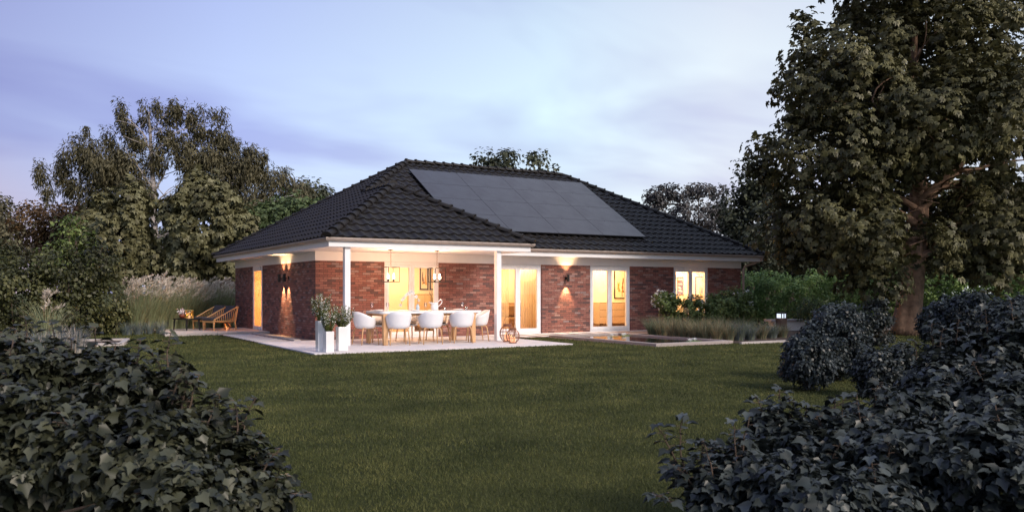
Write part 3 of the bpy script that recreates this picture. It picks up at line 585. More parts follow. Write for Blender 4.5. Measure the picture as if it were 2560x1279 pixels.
t = thing('paper_lamp', 'glowing round paper pendant lamp in the living room', 'ceiling lamp', (X(1318,1.9), 1.9, 1.7)); b = MB(); cx_ = X(1318,1.9); b.lathe([(.001,1.72)]+[(.36*math.sin(R(a)), 2.02-.30*math.cos(R(a))) for a in range(20,161,10)]+[(.05,2.31)], (cx_,1.9,0), 20); b.build('shade', M['paperlamp'], t, smooth=True); b = MB(); b.tube([(cx_,1.9,2.3),(cx_,1.9,2.455)], .006, 5); b.build('cord', M['black'], t)
t = thing('leafy_houseplant', 'tall leafy houseplant behind the right living room curtain', 'houseplant', (X(1340,2.2), 2.2, .06)); px_ = X(1342,2.2); b = MB(); b.lathe([(.001,.06),(.14,.06),(.17,.45),(.15,.45)], (px_,2.2,0), 14); b.build('pot', M['plaster'], t, smooth=True); foliage('foliage', [((px_,2.2,1.25),(.22,.2,.55))], 30, .12, 8, .13, T_LEAF, M['herb'], t, inner=.1)
b = MB(); b.tube([(px_,2.2,.4),(px_+.02,2.2,1.0),(px_,2.2,1.6)], .012, 5); b.build('stem', M['twig'], t)
t = thing('arch_print', 'line drawn rainbow arch print on the living room wall', 'picture', (X(1335), YB, 1.1)); b = MB(); cx_ = X(1336)
for k in range(6):
    r_ = .10+.07*k; b.tube([(cx_-r_, YB-.02, 1.15)]+[(cx_-r_*math.cos(R(a)), YB-.02, 1.6+r_*math.sin(R(a))) for a in range(0,181,15)]+[(cx_+r_, YB-.02, 1.15)], .010, 4)
b.build('arch_lines', M['seam'], t)
b = MB(); b.box((.5,9.34,.10),(1.4,9.39,2.3)); tag(b.build('interior_door', M['cabinet']), 'warm lit interior door behind the narrow side window', 'door')
b = MB(); vs = []
for i in range(41):
    yy = 5.86+1.34*i/40; vs += [(.075+.018*math.sin(i*1.3), yy, .10), (.075+.014*math.sin(i*1.3), yy, 2.22)]
b.add(vs, [(2*i,2*i+1,2*i+3,2*i+2) for i in range(40)]); tag(b.build('curtain', M['sheer2'], smooth=True), 'amber lit curtain behind the narrow side door glass', 'curtain')
# ------------------------------------------------------------------ solar panels
vS = Vector((0, cP, sP)); nS = Vector((0, -sP, cP)); P0 = Vector((4.64, .14, 0)); P0.z = ZE + (.14-yF)*MS; P0 = P0 + nS*.14
PW, PL = 7.42/4, (3.98/cP)/4
rows_ = ['bottom', 'third', 'second', 'top']; cols_ = ['leftmost', 'second', 'third', 'rightmost']
for j in range(4):
    for i in range(4):
        o_ = P0 + Vector((PW*i, 0, 0)) + vS*(PL*j); Mx = Matrix((( 1,0,0,o_.x),(0,vS.y,nS.y,o_.y),(0,vS.z,nS.z,o_.z),(0,0,0,1)))
        t = thing('solar_panel', f'black solar panel in the {rows_[j]} row, {cols_[i]} column of the roof array', 'solar panel', tuple(o_), 0, 'solar panels on the roof')
        b = MB(); b.box((.002,.002,-.035),(PW-.002,PL-.002,-.004), Mx); b.build('frame', M['pvedge'], t)
        b = MB(); b.box((.0065,.0065,-.0035),(PW-.0065,PL-.0065,0.004), Mx); b.build('cells', M['pv'], t)
b = MB()
for i in range(9):
    x = P0.x+.2+i*.87; Mx = Matrix(((1,0,0,x),(0,vS.y,nS.y,P0.y),(0,vS.z,nS.z,P0.z),(0,0,0,1))); b.box((0,-.02,-.115),(.04,PL*4+.02,-.038), Mx)
tag(b.build('mounting_rails', M['pvedge']), 'aluminium rails carrying the solar array above the tiles', 'rails')
# ------------------------------------------------------------------ wall lamps
def wall_lamp(pos, nrm, label, grp, e_=7):
    p = Vector(pos); nn = Vector(nrm); c = p + nn*.14; t = thing('wall_lamp', label, 'wall lamp', tuple(p), 0, grp)
    b = MB(); b.lathe([(.03,-.125),(.045,-.125),(.045,.125),(.03,.125)], c, 16); b.build('body', M['black'], t, smooth=False)
    b = MB(); q = p+nn*.03; 
    b.box((p.x-.035 if nn.x==0 else min(p.x,p.x+nn.x*.03), p.y-.035 if nn.y==0 else min(p.y,p.y+nn.y*.03), p.z-.05), (p.x+.035 if nn.x==0 else max(p.x,p.x+nn.x*.03), p.y+.035 if nn.y==0 else max(p.y,p.y+nn.y*.03), p.z+.05))
    b.tube([q, c], .012, 6); b.build('bracket', M['black'], t)
    for s_ in (-1, 1):
        b = MB(); b.lathe([(.001,.112*s_),(.03,.112*s_)], c, 12); b.build('lens', M['lens'], t)
        spot(c+Vector((0,0,.135*s_)), Vector((0,0,s_))-nn*(.22 if s_<0 else .10), e_*(4.5 if s_ > 0 else 14), 62 if s_ < 0 else 95, r=.012, blend=.8)
wall_lamp((0,3.22,1.80), (-1,0,0), 'black up and down wall lamp, left of the pair on the side wall', 'pair of wall lamps on the side wall', 13)
wall_lamp((0,2.66,1.80), (-1,0,0), 'black up and down wall lamp, right of the pair and nearer the house corner', 'pair of wall lamps on the side wall', 13)
wall_lamp((8.57,0,1.82), (0,-1,0), 'single black up and down wall lamp between the second and third windows', None, 13)
# ------------------------------------------------------------------ pendant lanterns
def pendant(x, y, label):
    t = thing('pendant_lantern', label, 'pendant lamp', (x, y, HS), 0, 'lantern pendants over the dining table'); zt_, zb_, h = 2.035, 1.645, .17; rot = Matrix.Translation((x,y,0)) @ Matrix.Rotation(R(8),4,'Z')
    b = MB(); b.lathe([(.001,HS-.001),(.07,HS-.001),(.07,HS-.02),(.001,HS-.02)], (x,y,0), 14); b.build('ceiling_plate', M['black'], t)
    b = MB()
    for k in range(11):
        zz = HS-.02-.042*k; b.tube([(x-.008*(k%2),y-.008*((k+1)%2),zz),(x+.008*(k%2),y+.008*((k+1)%2),zz-.021),(x-.008*(k%2),y-.008*((k+1)%2),zz-.045)], .006, 5)
    b.build('chain', M['bronze'], t); b = MB(); c_ = [(-h,-h),(h,-h),(h,h),(-h,h)]
    for i in range(4):
        a0, a1 = c_[i], c_[(i+1)%4]
        for zz in (zt_, zb_): b.tube([rot@Vector((*a0,zz)), rot@Vector((*a1,zz))], .010, 4)
        b.tube([rot@Vector((*a0,zb_)), rot@Vector((*a0,zt_))], .010, 4)
    b.tube([rot@Vector((-h,0,zt_)), rot@Vector((h,0,zt_))], .008, 4); b.tube([rot@Vector((-h,0,zb_)), rot@Vector((h,0,zb_))], .008, 4); b.tube([rot@Vector((0,-h,zb_)), rot@Vector((0,h,zb_))], .008, 4); b.build('cage', M['black'], t)
    for dx, dy in ((-.09,-.03),(-.035,.09),(.04,-.09),(.10,.03)):
        p = rot@Vector((dx,dy,0)); b = MB(); b.lathe([(.001,zb_+.01),(.022,zb_+.01),(.022,zb_+.075),(.001,zb_+.075)], (p.x,p.y,0), 10); cnd = b.build('candle_holder', M['black'], t, smooth=False)
        b = MB(); b.lathe([(.014,.076),(.024,.11),(.024,.14),(.014,.18),(.005,.225),(.001,.235)], (p.x,p.y,zb_), 12); b.build('bulb', M['bulb'], t, smooth=True)
    point((x,y,1.84), 112, (1,.56,.31), .07)
pendant(1.45, -2.03, 'black box lantern pendant with four candle bulbs, left of the two over the table')
pendant(2.85, -2.00, 'black box lantern pendant with four candle bulbs, right of the two over the table')
# ------------------------------------------------------------------ dining table and chairs
TZ = .87; TX0, TX1, TY0, TY1 = .72, 3.68, -3.18, -1.98
t = thing('dining_table', 'long white topped dining table with oak legs on the terrace', 'table', (2.2, -2.6, 0))
b = MB(); r_ = .14; pl = []
for cx_, cy_, a0 in ((TX1-r_,TY0+r_,-90),(TX1-r_,TY1-r_,0),(TX0+r_,TY1-r_,90),(TX0+r_,TY0+r_,180)):
    for k in range(5): a = R(a0+90*k/4); pl.append((cx_+r_*math.cos(a), cy_+r_*math.sin(a)))
b.poly_prism(pl, TZ-.065, TZ); b.build('tabletop', M['ceramic'], t, bevel=.008)
b = MB(); b.box((TX0+.15,TY0+.12,TZ-.13),(TX1-.15,TY0+.17,TZ-.067)); b.box((TX0+.15,TY1-.17,TZ-.13),(TX1-.15,TY1-.12,TZ-.067)); b.box((TX0+.15,TY0+.172,TZ-.13),(TX0+.20,TY1-.172,TZ-.067)); b.box((TX1-.20,TY0+.172,TZ-.13),(TX1-.15,TY1-.172,TZ-.067)); b.build('apron', M['wood'], t)
for x in (.83, 3.38):
    for y, dy in ((-3.12,-.03),(-2.02,.03)):
        b = MB(); s_ = .055; b.add([(x-s_,y-s_+dy,0.003),(x+s_,y-s_+dy,0.003),(x+s_,y+s_+dy,0.003),(x-s_,y+s_+dy,0.003),(x-s_*1.2,y-s_*1.2,TZ-.067),(x+s_*1.2,y-s_*1.2,TZ-.067),(x+s_*1.2,y+s_*1.2,TZ-.067),(x-s_*1.2,y+s_*1.2,TZ-.067)], [(0,3,2,1),(4,5,6,7),(0,1,5,4),(1,2,6,5),(2,3,7,6),(3,0,4,7)]); b.build('leg', M['wood'], t, bevel=.008)
def make_chair(warm_back=False):
    t = thing('shell_chair', 'x', 'chair'); nA, nV = 36, 9; vs = []
    for i in range(nA):
        a = 2*math.pi*i/nA; ab = abs((a+math.pi)%(2*math.pi)-math.pi)     # 0 = back (-y)
        k = min(1, max(0, (math.degrees(ab)-20)/85)); k = k*k*(3-2*k); k2 = min(1, max(0, (math.degrees(ab)-108)/26)); k2 = k2*k2*(3-2*k2)
        rim = (.865-.155*k)*(1-k2) + .475*k2; dx, dy = math.sin(a), -math.cos(a)
        for j in range(nV+1):
            v = j/nV; zz = .44+(rim-.44)*max(0,(v-.35)/.65)**1.15
            r0 = .235*min(1, v/.35) + (max(0,(v-.35)/.65))**.62*(.085 + .02*(1-k))*(1-k2) + .02*k2*max(0,(v-.35)/.65); zz -= .025*(1-min(1,v/.35))
            vs.append((dx*r0*1.05, dy*r0*(1.0)-.0, zz))
    b = MB(); k_ = nV+1; b.add(vs, [(i*k_+j, ((i+1)%nA)*k_+j, ((i+1)%nA)*k_+j+1, i*k_+j+1) for i in range(nA) for j in range(nV)])
    o = b.build('seat_shell', M['shell'], t, smooth=True); s_ = o.modifiers.new('thickness', 'SOLIDIFY'); s_.thickness = .014; s_.offset = 0
    b = MB(); b.lathe([(.001,.452),(.20,.455),(.225,.475),(.22,.50),(.18,.512),(.001,.515)], (0,.01,0), 20); b.build('seat_cushion', M['cushion'], t, smooth=True)
    if warm_back:
        b = MB(); vs = []
        for i in range(-6,7):
            a = R(i*13); 
            for zz, r_ in ((.50,.235),(.62,.262),(.74,.275),(.82,.285)): vs.append((math.sin(a)*r_*1.03, -math.cos(a)*r_, zz-.10*(abs(i)/6)**2*(zz-.5)*3))
        b.add(vs, [(i*4+j,(i+1)*4+j,(i+1)*4+j+1,i*4+j+1) for i in range(12) for j in range(3)]); o = b.build('warm_lit_back', M['inner'], t, smooth=True); s_ = o.modifiers.new('thickness', 'SOLIDIFY'); s_.thickness = .02  # sheet over the inner back, warm lamp light put into its colour
    b = MB(); b.tube([(-.20,-.16,.43),(-.20,.16,.43)], .014, 8); b.tube([(.20,-.16,.43),(.20,.16,.43)], .014, 8); b.tube([(-.20,-.14,.43),(.20,-.14,.43)], .014, 8); b.tube([(-.20,.14,.43),(.20,.14,.43)], .014, 8); b.build('seat_frame', M['wood'], t, smooth=True)
    for sx in (-1,1):
        for sy in (-1,1):
            b = MB(); b.tube([(sx*.10,sy*.14,.432),(sx*.17,sy*.16,.43),(sx*.205,sy*.185,.415),(sx*.225,sy*.205,.37),(sx*.245,sy*.235,.15),(sx*.255,sy*.25,.004)], [.017,.018,.019,.018,.016,.012], 8); b.build('leg', M['wood'], t, smooth=True)
    return t
def dup(root, loc, rz, label):
    r = root.copy(); col.objects.link(r); r.location = loc; r.rotation_euler = (0,0,rz); r['label'] = label
    for ch in list(root.children):
        c = ch.copy(); col.objects.link(c); c.parent = r
        for g in list(ch.children): d = g.copy(); col.objects.link(d); d.parent = c
    return r
GC = 'white shell chairs round the dining table'
cA = make_chair(False); cB = make_chair(True); cA['group'] = cB['group'] = GC
front = [((1.16,-3.22,0), -12, 'white shell chair on the near side of the table, leftmost of the near row'), ((2.06,-3.26,0), -10, 'white shell chair on the near side of the table, middle of the near row'), ((3.00,-3.20,0), -14, 'white shell chair on the near side of the table, rightmost of the near row'),
  ((.50,-2.62,0), -82, 'white shell chair at the left end of the table beside the planters'), ((3.80,-2.62,0), 80, 'white shell chair at the right end of the table facing left')]
for k, (p, a, lb) in enumerate(front):
    if k == 0: cA.location = p; cA.rotation_euler = (0,0,R(a)); cA['label'] = lb
    else: dup(cA, p, R(a), lb)
for k, (p, a, lb) in enumerate([((1.20,-1.78,0), 176, 'shell chair with inner back tinted as warm lit on the house side of the table, left'), ((2.08,-1.76,0), 184, 'shell chair with inner back tinted as warm lit on the house side of the table, middle'), ((2.98,-1.78,0), 179, 'shell chair with inner back tinted as warm lit on the house side of the table, right')]):
    if k == 0: cB.location = p; cB.rotation_euler = (0,0,R(a)); cB['label'] = lb
    else: dup(cB, p, R(a), lb)
# ---- tableware
def TX(px, y): return on_y(px, 772, y).x
GW = 'wine glasses on the dining table'
for px, y, lb in ((930,-2.2,'wine glass at the far left of the table before the brick'), (969,-2.3,'wine glass in front of the left window leaf'), (1064,-2.5,'wine glass beside the white jug'), (1156,-2.3,'wine glass near the right end of the table')):
    x = TX(px, y); t = thing('wine_glass', lb, 'wine glass', (x,y,TZ), 0, GW); b = MB(); b.lathe([(.001,.003),(.036,.003),(.036,.006),(.005,.010),(.004,.085),(.02,.10),(.040,.135),(.042,.165),(.032,.215)], (x,y,TZ), 16); b.build('glass_bowl', M['glassware'], t, smooth=True)
for px, y, lb in ((1112,-2.7,'small water tumbler right of the jug'), (1166,-2.5,'small water tumbler by the right plate')):
    x = TX(px, y); b = MB(); b.lathe([(.001,.002),(.032,.002),(.038,.09),(.035,.09),(.03,.008)], (x,y,TZ), 16); o = b.build('tumbler', M['glassware'], smooth=True); tag(o, lb, 'tumbler', 'tumblers on the dining table')
for px, y, lb in ((947,-2.25,'stack of white plates at the left end of the table'), (1037,-2.9,'white plate set before the middle near chair'), (1146,-2.35,'stack of white plates at the right end of the table')):
    x = TX(px, y); t = thing('plate_setting', lb, 'plates', (x,y,TZ), 0, 'place settings on the dining table'); b = MB(); b.lathe([(.001,.002),(.09,.002),(.155,.018),(.155,.022),(.09,.008),(.001,.008)], (x,y,TZ), 28); b.build('dinner_plate', M['ceramic'], t, smooth=True)
    b = MB(); b.lathe([(.001,.0095),(.06,.0095),(.11,.026),(.11,.030),(.06,.016),(.001,.016)], (x,y,TZ), 28); b.build('side_plate', M['ceramic'], t, smooth=True)
y = -2.75; x = TX(1086, y); t = thing('water_jug', 'white ceramic jug with wide spout and looped handle on the table', 'jug', (x,y,TZ)); b = MB()
pr_ = [(.001,.003),(.075,.003),(.095,.05),(.105,.10),(.09,.15),(.085,.17)]; n = 20; vs = [(x+r_*math.cos(2*math.pi*j/n), y+r_*math.sin(2*math.pi*j/n), TZ+z) for r_, z in pr_ for j in range(n)]
for j in range(n):
    a = 2*math.pi*j/n; sp_ = max(0, math.cos(a-R(190)))**3; vs.append((x+(.10+.085*sp_)*math.cos(a), y+(.10+.085*sp_)*math.sin(a), TZ+.20+.035*sp_+.01*math.cos(a)))
b.add(vs, [(i*n+j, i*n+(j+1)%n, (i+1)*n+(j+1)%n, (i+1)*n+j) for i in range(6) for j in range(n)]); o = b.build('jug_body', M['ceramic'], t, smooth=True); s_ = o.modifiers.new('thickness','SOLIDIFY'); s_.thickness = .006
b = MB(); hd = Vector((math.cos(R(10)), math.sin(R(10)), 0)); b.tube([Vector((x,y,TZ))+hd*(.095+d_)+UP*z_ for d_, z_ in ((-.005,.20),(.05,.255),(.10,.29),(.145,.28),(.16,.235),(.13,.18),(.07,.13),(.0,.09))], .010, 8); b.build('handle', M['ceramic'], t, smooth=True)
y = -2.6; x = TX(1044, y); t = thing('orchid_vase', 'pale blue vase holding an arching white orchid stem on the table', 'vase', (x,y,TZ)); b = MB(); b.lathe([(.001,.003),(.050,.003),(.052,.04),(.05,.11),(.034,.14),(.026,.16),(.028,.175)], (x,y,TZ), 16); b.build('vase', M['bluevase'], t, smooth=True)
def TZX(px, py): return on_y(px, py, y)
arc = [TZX(1044,750), TZX(1040,741), TZX(1033,733), TZX(1024,731), TZX(1014,738), TZX(1006,750), TZX(1002,762)]
b = MB(); b.tube([Vector((x,y,TZ+.16))]+arc, .005, 5); b.build('stem', M['twig'], t); b = MB()
fl = [arc[1], arc[2], arc[3], (arc[3]+arc[4])/2, arc[4], (arc[4]+arc[5])/2, arc[5], arc[6], (arc[2]+arc[3])/2+Vector((0,0,.03)), arc[0]+Vector((.03,0,-.0))]
for q, p in enumerate(fl):
    nn = (Vector((-.3,-1,.1)) + Vector([random.uniform(-.5,.5) for _ in range(3)])).normalized(); u = nn.orthogonal().normalized(); v_ = nn.cross(u); s_ = random.uniform(.045,.062)
    for j in range(5):
        a = j*1.2566+q; d1 = u*math.cos(a)+v_*math.sin(a); d2 = u*math.cos(a+1.57)+v_*math.sin(a+1.57); p2 = p+nn*.01
        b.m = 0; b.add([p2, p2+d1*s_*.5-d2*s_*.38+nn*.008, p2+d1*s_, p2+d1*s_*.5+d2*s_*.38+nn*.008], [(0,1,2,3)])
    b.m = 1; b.tube([p+nn*.008, p+nn*.03], .007, 5)
b.build('blossoms', [M['petal'], M['core']], t)
# ------------------------------------------------------------------ planters by the column
def planter(x, y, h, wd, rz, ph, pw, label):
    t = thing('tall_planter', label, 'planter', (x,y,0), 0, 'white planters beside the left column'); Mx = Matrix.Translation((x,y,0)) @ Matrix.Rotation(R(rz),4,'Z'); a0 = wd*.485; a1 = wd*.5
    b = MB(); vs = [Mx@Vector(v) for v in [(-a0,-a0,.003),(a0,-a0,.003),(a0,a0,.003),(-a0,a0,.003),(-a1,-a1,h),(a1,-a1,h),(a1,a1,h),(-a1,a1,h)]]; i1 = a1-.02
    vs += [Mx@Vector(v) for v in [(-i1,-i1,h),(i1,-i1,h),(i1,i1,h),(-i1,i1,h),(-i1,-i1,h-.05),(i1,-i1,h-.05),(i1,i1,h-.05),(-i1,i1,h-.05)]]
    b.add(vs, [(0,3,2,1),(0,1,5,4),(1,2,6,5),(2,3,7,6),(3,0,4,7),(4,5,9,8),(5,6,10,9),(6,7,11,10),(7,4,8,11),(8,9,13,12),(9,10,14,13),(10,11,15,14),(11,8,12,15)]); b.build('pot', M['ceramic'], t, bevel=.004)
    b = MB(); b.box((-i1,-i1,h-.052),(i1,i1,h-.04), Mx); b.build('soil', M['soil'], t)
    b = MB(); LP, LT, FP = [], [], []
    for k in range(60):
        a = random.uniform(0,6.28); r0 = random.uniform(0,.06); rr = random.uniform(.15,1)**.7*pw; hh = ph*random.uniform(.45,1); p0 = Vector((x+r0*math.cos(a), y+r0*math.sin(a), h-.04)); p1 = Vector((x+rr*math.cos(a), y+rr*math.sin(a), h+hh)); mdl = p0.lerp(p1,.5)+Vector((rr*.15*math.cos(a),rr*.15*math.sin(a),-.0)); b.tube([p0,mdl,p1], .003, 3, False)
        n_ = int(hh/.022)
        for q in range(n_):
            tt = .12+.86*q/n_; pp = p0.lerp(mdl, tt*2) if tt < .5 else mdl.lerp(p1, tt*2-1); dd = Vector([random.uniform(-1,1) for _ in range(3)])+Vector((0,0,.5)); LP.append(pp); LT.append(dd)
            if tt > .45 and random.random() < .38: FP.append(pp+dd*.015)
    b.build('stems', M['herb'], t)
    LP = np.array([tuple(p) for p in LP]); LT = np.array([tuple(p) for p in LT]); scatter('foliage', LP, rng.normal(size=LP.shape)+np.array((0,0,.8)), LT, rng.uniform(.03,.055,len(LP)), T_LEAF, M['herb'], t)
    FP = np.array([tuple(p) for p in FP]); 
    for_ = np.repeat(FP, 2, 0); scatter('flowers', for_, rng.normal(size=for_.shape), rng.normal(size=for_.shape), rng.uniform(.022,.036,len(for_)), (np.array([(-.5,0,0),(0,.5,.15),(.5,0,0),(0,-.5,.15)]), np.array([(0,1,2,3)])), M['petal'], t)
planter(-1.245,-4.385,.705,.235,-3,.66,.28,'tallest white planter with white flowering herbs, at the left of the three')
planter(-1.195,-4.725,.475,.195,4,.48,.19,'shortest white planter with flowering herbs, in front of the other two')
planter(-.745,-4.355,.557,.235,-2,.54,.30,'medium white planter with flowering herbs beside the left column')
# ------------------------------------------------------------------ floor lanterns
def wire_lantern(x, y, sc_, label, gname='candle_lantern', m='bronze', grp='wire lanterns beside the right column'):
    t = thing(gname, label, 'lantern', (x,y,0), 0, grp); s = sc_; pf_ = [(.105,.03),(.17,.08),(.205,.17),(.205,.27),(.17,.36),(.105,.41)]
    b = MB(); b.lathe([(.001,.003*s),(.12*s,.003*s),(.12*s,.03*s),(.001,.03*s)], (x,y,0), 20); b.build('base', M[m], t)
    b = MB(); b.lathe([(.105*s,.405*s),(.115*s,.405*s),(.115*s,.47*s),(.105*s,.47*s),(.105*s,.405*s)], (x,y,0), 20); b.build('collar', M[m], t)
    b = MB()
    for k in range(14): a = 2*math.pi*k/14; b.tube([(x+r_*s*math.cos(a), y+r_*s*math.sin(a), z_*s) for r_, z_ in pf_], .0055*s+.001, 5)
    for zz, r_ in ((.17,.205),(.27,.205)): b.tube([(x+r_*s*math.cos(a/12*math.pi), y+r_*s*math.sin(a/12*math.pi), zz*s) for a in range(25)], .005*s, 5)
    b.build('wire_cage', M[m], t)
    b = MB(); b.tube([(x+.11*s*math.cos(R(a)), y, (.46+.20*math.sin(R(a))**.8)*s) for a in range(0,181,15)], .006*s, 5); b.build('handle', M[m], t)
    for dx, dy, h in ((-.03,.03,.17),(.05,-.02,.12)):
        b = MB(); b.lathe([(.001,.031*s),(.045*s,.031*s),(.045*s,(.031+h)*s),(.001,(.028+h)*s)], (x+dx*s,y+dy*s,0), 14); cnd = b.build('candle', M['wax'], t, smooth=False)
        b = MB(); b.lathe([(.001,(.034+h)*s),(.010*s,(.05+h)*s),(.001,(.09+h)*s)], (x+dx*s,y+dy*s,0), 8); b.build('flame', M['flame'], t, smooth=True)
    point((x,y,.30*s), 1.6, (1,.45,.16), .04)
wire_lantern(4.13,-4.00,.86,'smaller bronze wire lantern with lit candles, in front by the right column')
wire_lantern(4.32,-3.40,1.05,'larger bronze wire lantern with lit candles, behind the smaller one')
# ------------------------------------------------------------------ lounge corner
def lounge_chair():
    t = thing('lounge_chair', 'x', 'lounge chair', group='slatted lounge chairs on the rear terrace'); w2 = .37      # faces +x, width along y
    b = MB(); b.box((-.36,-w2+.03,.27),(.40,w2-.03,.33)); b.build('seat_frame', M['wood2'], t, bevel=.006)
    b = MB(); b.box((-.28,-w2+.05,.335),(.44,w2-.05,.44)); b.build('seat_cushion', M['cushion2'], t, bevel=.03)
    b = MB(); b.box((-.06,-w2+.06,0),(.06,w2-.06,.46), Matrix.Translation((-.30,0,.40)) @ Matrix.Rotation(R(-22),4,'Y')); b.build('back_cushion', M['cushion2'], t, bevel=.04)
    for sy in (-1,1):
        y = sy*(w2); tp = [(.38,y,.36),(.1,y,.50),(-.20,y,.66),(-.50,y,.80)]; b = MB(); b.tube(tp, .019, 6)
        b.tube([(-.42,y,.32),(.40,y,.32)], .022, 6)
        for k in range(11):
            tt = (k+.5)/11; xb = -.40+.72*tt; i = (1-tt)*3; i0 = min(2,int(i)); q = Vector(tp[i0]).lerp(Vector(tp[i0+1]), i-i0); b.tube([(xb,y,.33), q], .009, 4)
        b.tube([(-.42,y,.32),(-.50,y,.80)], .018, 6); b.build('arm', M['wood2'], t)
        for xx, lean in ((.37,.0),(-.38,-.06)):
            b = MB(); b.tube([(xx,y,.34),(xx+lean,y,.003)], [.030,.020], 6); b.build('leg', M['wood2'], t)
    b = MB(); b.tube([(-.50,-w2,.80),(-.50,w2,.80)], .018, 6)
    for k in range(9): yy = -w2+.06+k*(2*w2-.12)/8; b.tube([(-.42,yy,.32),(-.50,yy,.80)], .009, 4)
    b.build('back_slats', M['wood2'], t); return t
lc = lounge_chair(); lc.location = (-1.28,6.62,.056); lc.rotation_euler = (0,0,R(196)); lc['label'] = 'teak slatted lounge chair with charcoal cushions nearest the camera on the rear terrace'
dup(lc, (-1.42,7.62,.056), R(200), 'teak slatted lounge chair with charcoal cushions behind the nearer one')
t = thing('side_table', 'low black side table left of the lounge chairs', 'side table', (-2.25,7.25,.056)); Mx = Matrix.Translation((-2.22,7.22,0)) @ Matrix.Rotation(R(20),4,'Z')
b = MB(); b.box((-.27,-.45,.42),(.27,.45,.46), Mx); b.build('tabletop', M['black'], t, bevel=.006)
for sx in (-1,1):
    for sy in (-1,1): b = MB(); b.tube([Mx@Vector((sx*.22,sy*.39,.418)), Mx@Vector((sx*.24,sy*.42,.058))], [.035,.022], 6); b.build('leg', M['black'], t)
p = Mx@Vector((-.06,.18,.462)); t = thing('flower_pot', 'round russet pot of pale pink flowers on the black side table', 'flower pot', tuple(p)); b = MB(); b.lathe([(.001,.0),(.05,.0),(.10,.05),(.105,.09),(.08,.14),(.06,.15)], p, 18); b.build('pot', M['redpot'], t, smooth=True)
P_ = np.array(p)+np.array((0,0,.22))+rng.normal(size=(150,3))*np.array((.075,.075,.045)); scatter('flowers', P_, rng.normal(size=P_.shape)+np.array((-.3,-.6,.5)), rng.normal(size=P_.shape), rng.uniform(.03,.06,150), T_LEAF, [M['pink'], M['petal']], t, (rng.random(150)<.5).astype(int))
p = Mx@Vector((-.02,-.20,.462)); t = thing('geometric_lantern', 'brass geometric frame lantern with lit candle on the side table', 'lantern', tuple(p)); b = MB(); h = .105
q = [Vector((p.x+dx*h*1.1,p.y+dy*h*1.1,p.z+.012)) for dx,dy in ((-1,-1),(1,-1),(1,1),(-1,1))]; q2 = [v+UP*.26 for v in q]; mid_ = [Vector((p.x+dx*h*.7,p.y+dy*h*.7,p.z+.13)) for dx,dy in ((0,-1),(1,0),(0,1),(-1,0))]
for i in range(4):
    for a0, a1 in ((q[i],q[(i+1)%4]),(q2[i],q2[(i+1)%4]),(q[i],q2[i]),(q[i],mid_[i]),(q[(i+1)%4],mid_[i]),(q2[i],mid_[i]),(q2[(i+1)%4],mid_[i])): b.tube([a0,a1], .009, 4)
b.build('frame', M['gold'], t); b = MB(); b.lathe([(.001,0),(.04,0),(.04,.11),(.001,.11)], (p.x,p.y,p.z), 12); b.build('candle', M['wax'], t); b = MB(); b.lathe([(.001,.112),(.012,.13),(.001,.17)], (p.x,p.y,p.z), 8); b.build('flame', M['flame'], t)
point((p.x,p.y,p.z+.2), 1.5, (1,.6,.25), .03)
wire_lantern(-.85,7.35,.62,'small brass wire lantern standing behind the lounge chairs', grp=None)
bpy.data.objects  # keep
# ------------------------------------------------------------------ bollard, bench slab
t = thing('bollard_light', 'square brown bollard light with white glowing head beside the path', 'bollard light', (14.65,-3.78,0)); x, y = 14.65, -3.78
b = MB(); b.box((x-.13,y-.13,-.05),(x+.13,y+.13,.50)); b.build('post', M['corten'], t, bevel=.006); b = MB(); b.box((x-.10,y-.10,.502),(x+.10,y+.10,.64)); b.build('diffuser', M['bollardglow'], t)
b = MB(); b.box((x-.13,y-.13,.642),(x+.13,y+.13,.685))
for dx in (-.115,0,.115):
    for dy in (-.115,.115): b.box((x+dx-.012,y+dy-.012,.503),(x+dx+.012,y+dy+.012,.640))
b.build('cap', M['black'], t); point((x-.16,y-.16,.57), 1.2, (.8,.88,1), .05)
t = thing('stone_bench', 'low stone slab bench at the right end of the planting bed', 'bench', (16.3,-1.9,0)); Mx = Matrix.Translation((16.6,-2.3,0)) @ Matrix.Rotation(R(-20),4,'Z')
b = MB(); b.box((-.75,-.3,.30),(.75,.3,.38), Mx); b.build('seat_slab', M['curb'], t, bevel=.01); b = MB(); b.box((-.6,-.22,-.05),(.6,.22,.298), Mx); b.build('base_block', M['strip'], t)
# ------------------------------------------------------------------ vegetation
def Bl(px, py, D, rx, rz, ry=None):
    c = at(px, py, D); s = D/F; r = rx*s; return (tuple(c), (r, r if ry is None else ry, rz*s))
def tree(name, label, cat, base, blobs, nc, cr, nl, size, tmpl, lm, bark, trunk_pts, trunk_r, nbr=14, grp=None, seed=0, br=.05, **kw):
    random.seed(seed); t = thing(name, label, cat, base, 0, grp)
    C = foliage('crown', blobs, nc, cr, nl, size, tmpl, lm, t, **kw)
    b = MB(); b.tube(trunk_pts, trunk_r, 12); tp = [Vector(p) for p in trunk_pts]
    b.build('trunk', bark, t, smooth=True)
    if nbr:
        b = MB(); pick = rng.choice(len(C), min(nbr, len(C)), replace=False)
        for k in pick:
            e_ = Vector(C[k]); cand = [p for p in tp[1:] if p.z < e_.z+.3] or tp[1:2]; s0 = random.choice(cand[-3:]); ir = br*random.uniform(.6,1.3); pts = limb(b, s0, e_, ir, ir*.2, .12, 6, 6)
            for q in range(3):
                p0 = pts[random.randint(2,5)]; p1 = p0.lerp(e_, .5)+Vector([random.uniform(-1,1)*(e_-s0).length*.22 for _ in range(3)]); limb(b, p0, p1, ir*.35, ir*.1, .15, 4, 5)
        b.build('branches', bark, t, smooth=True)
    return t
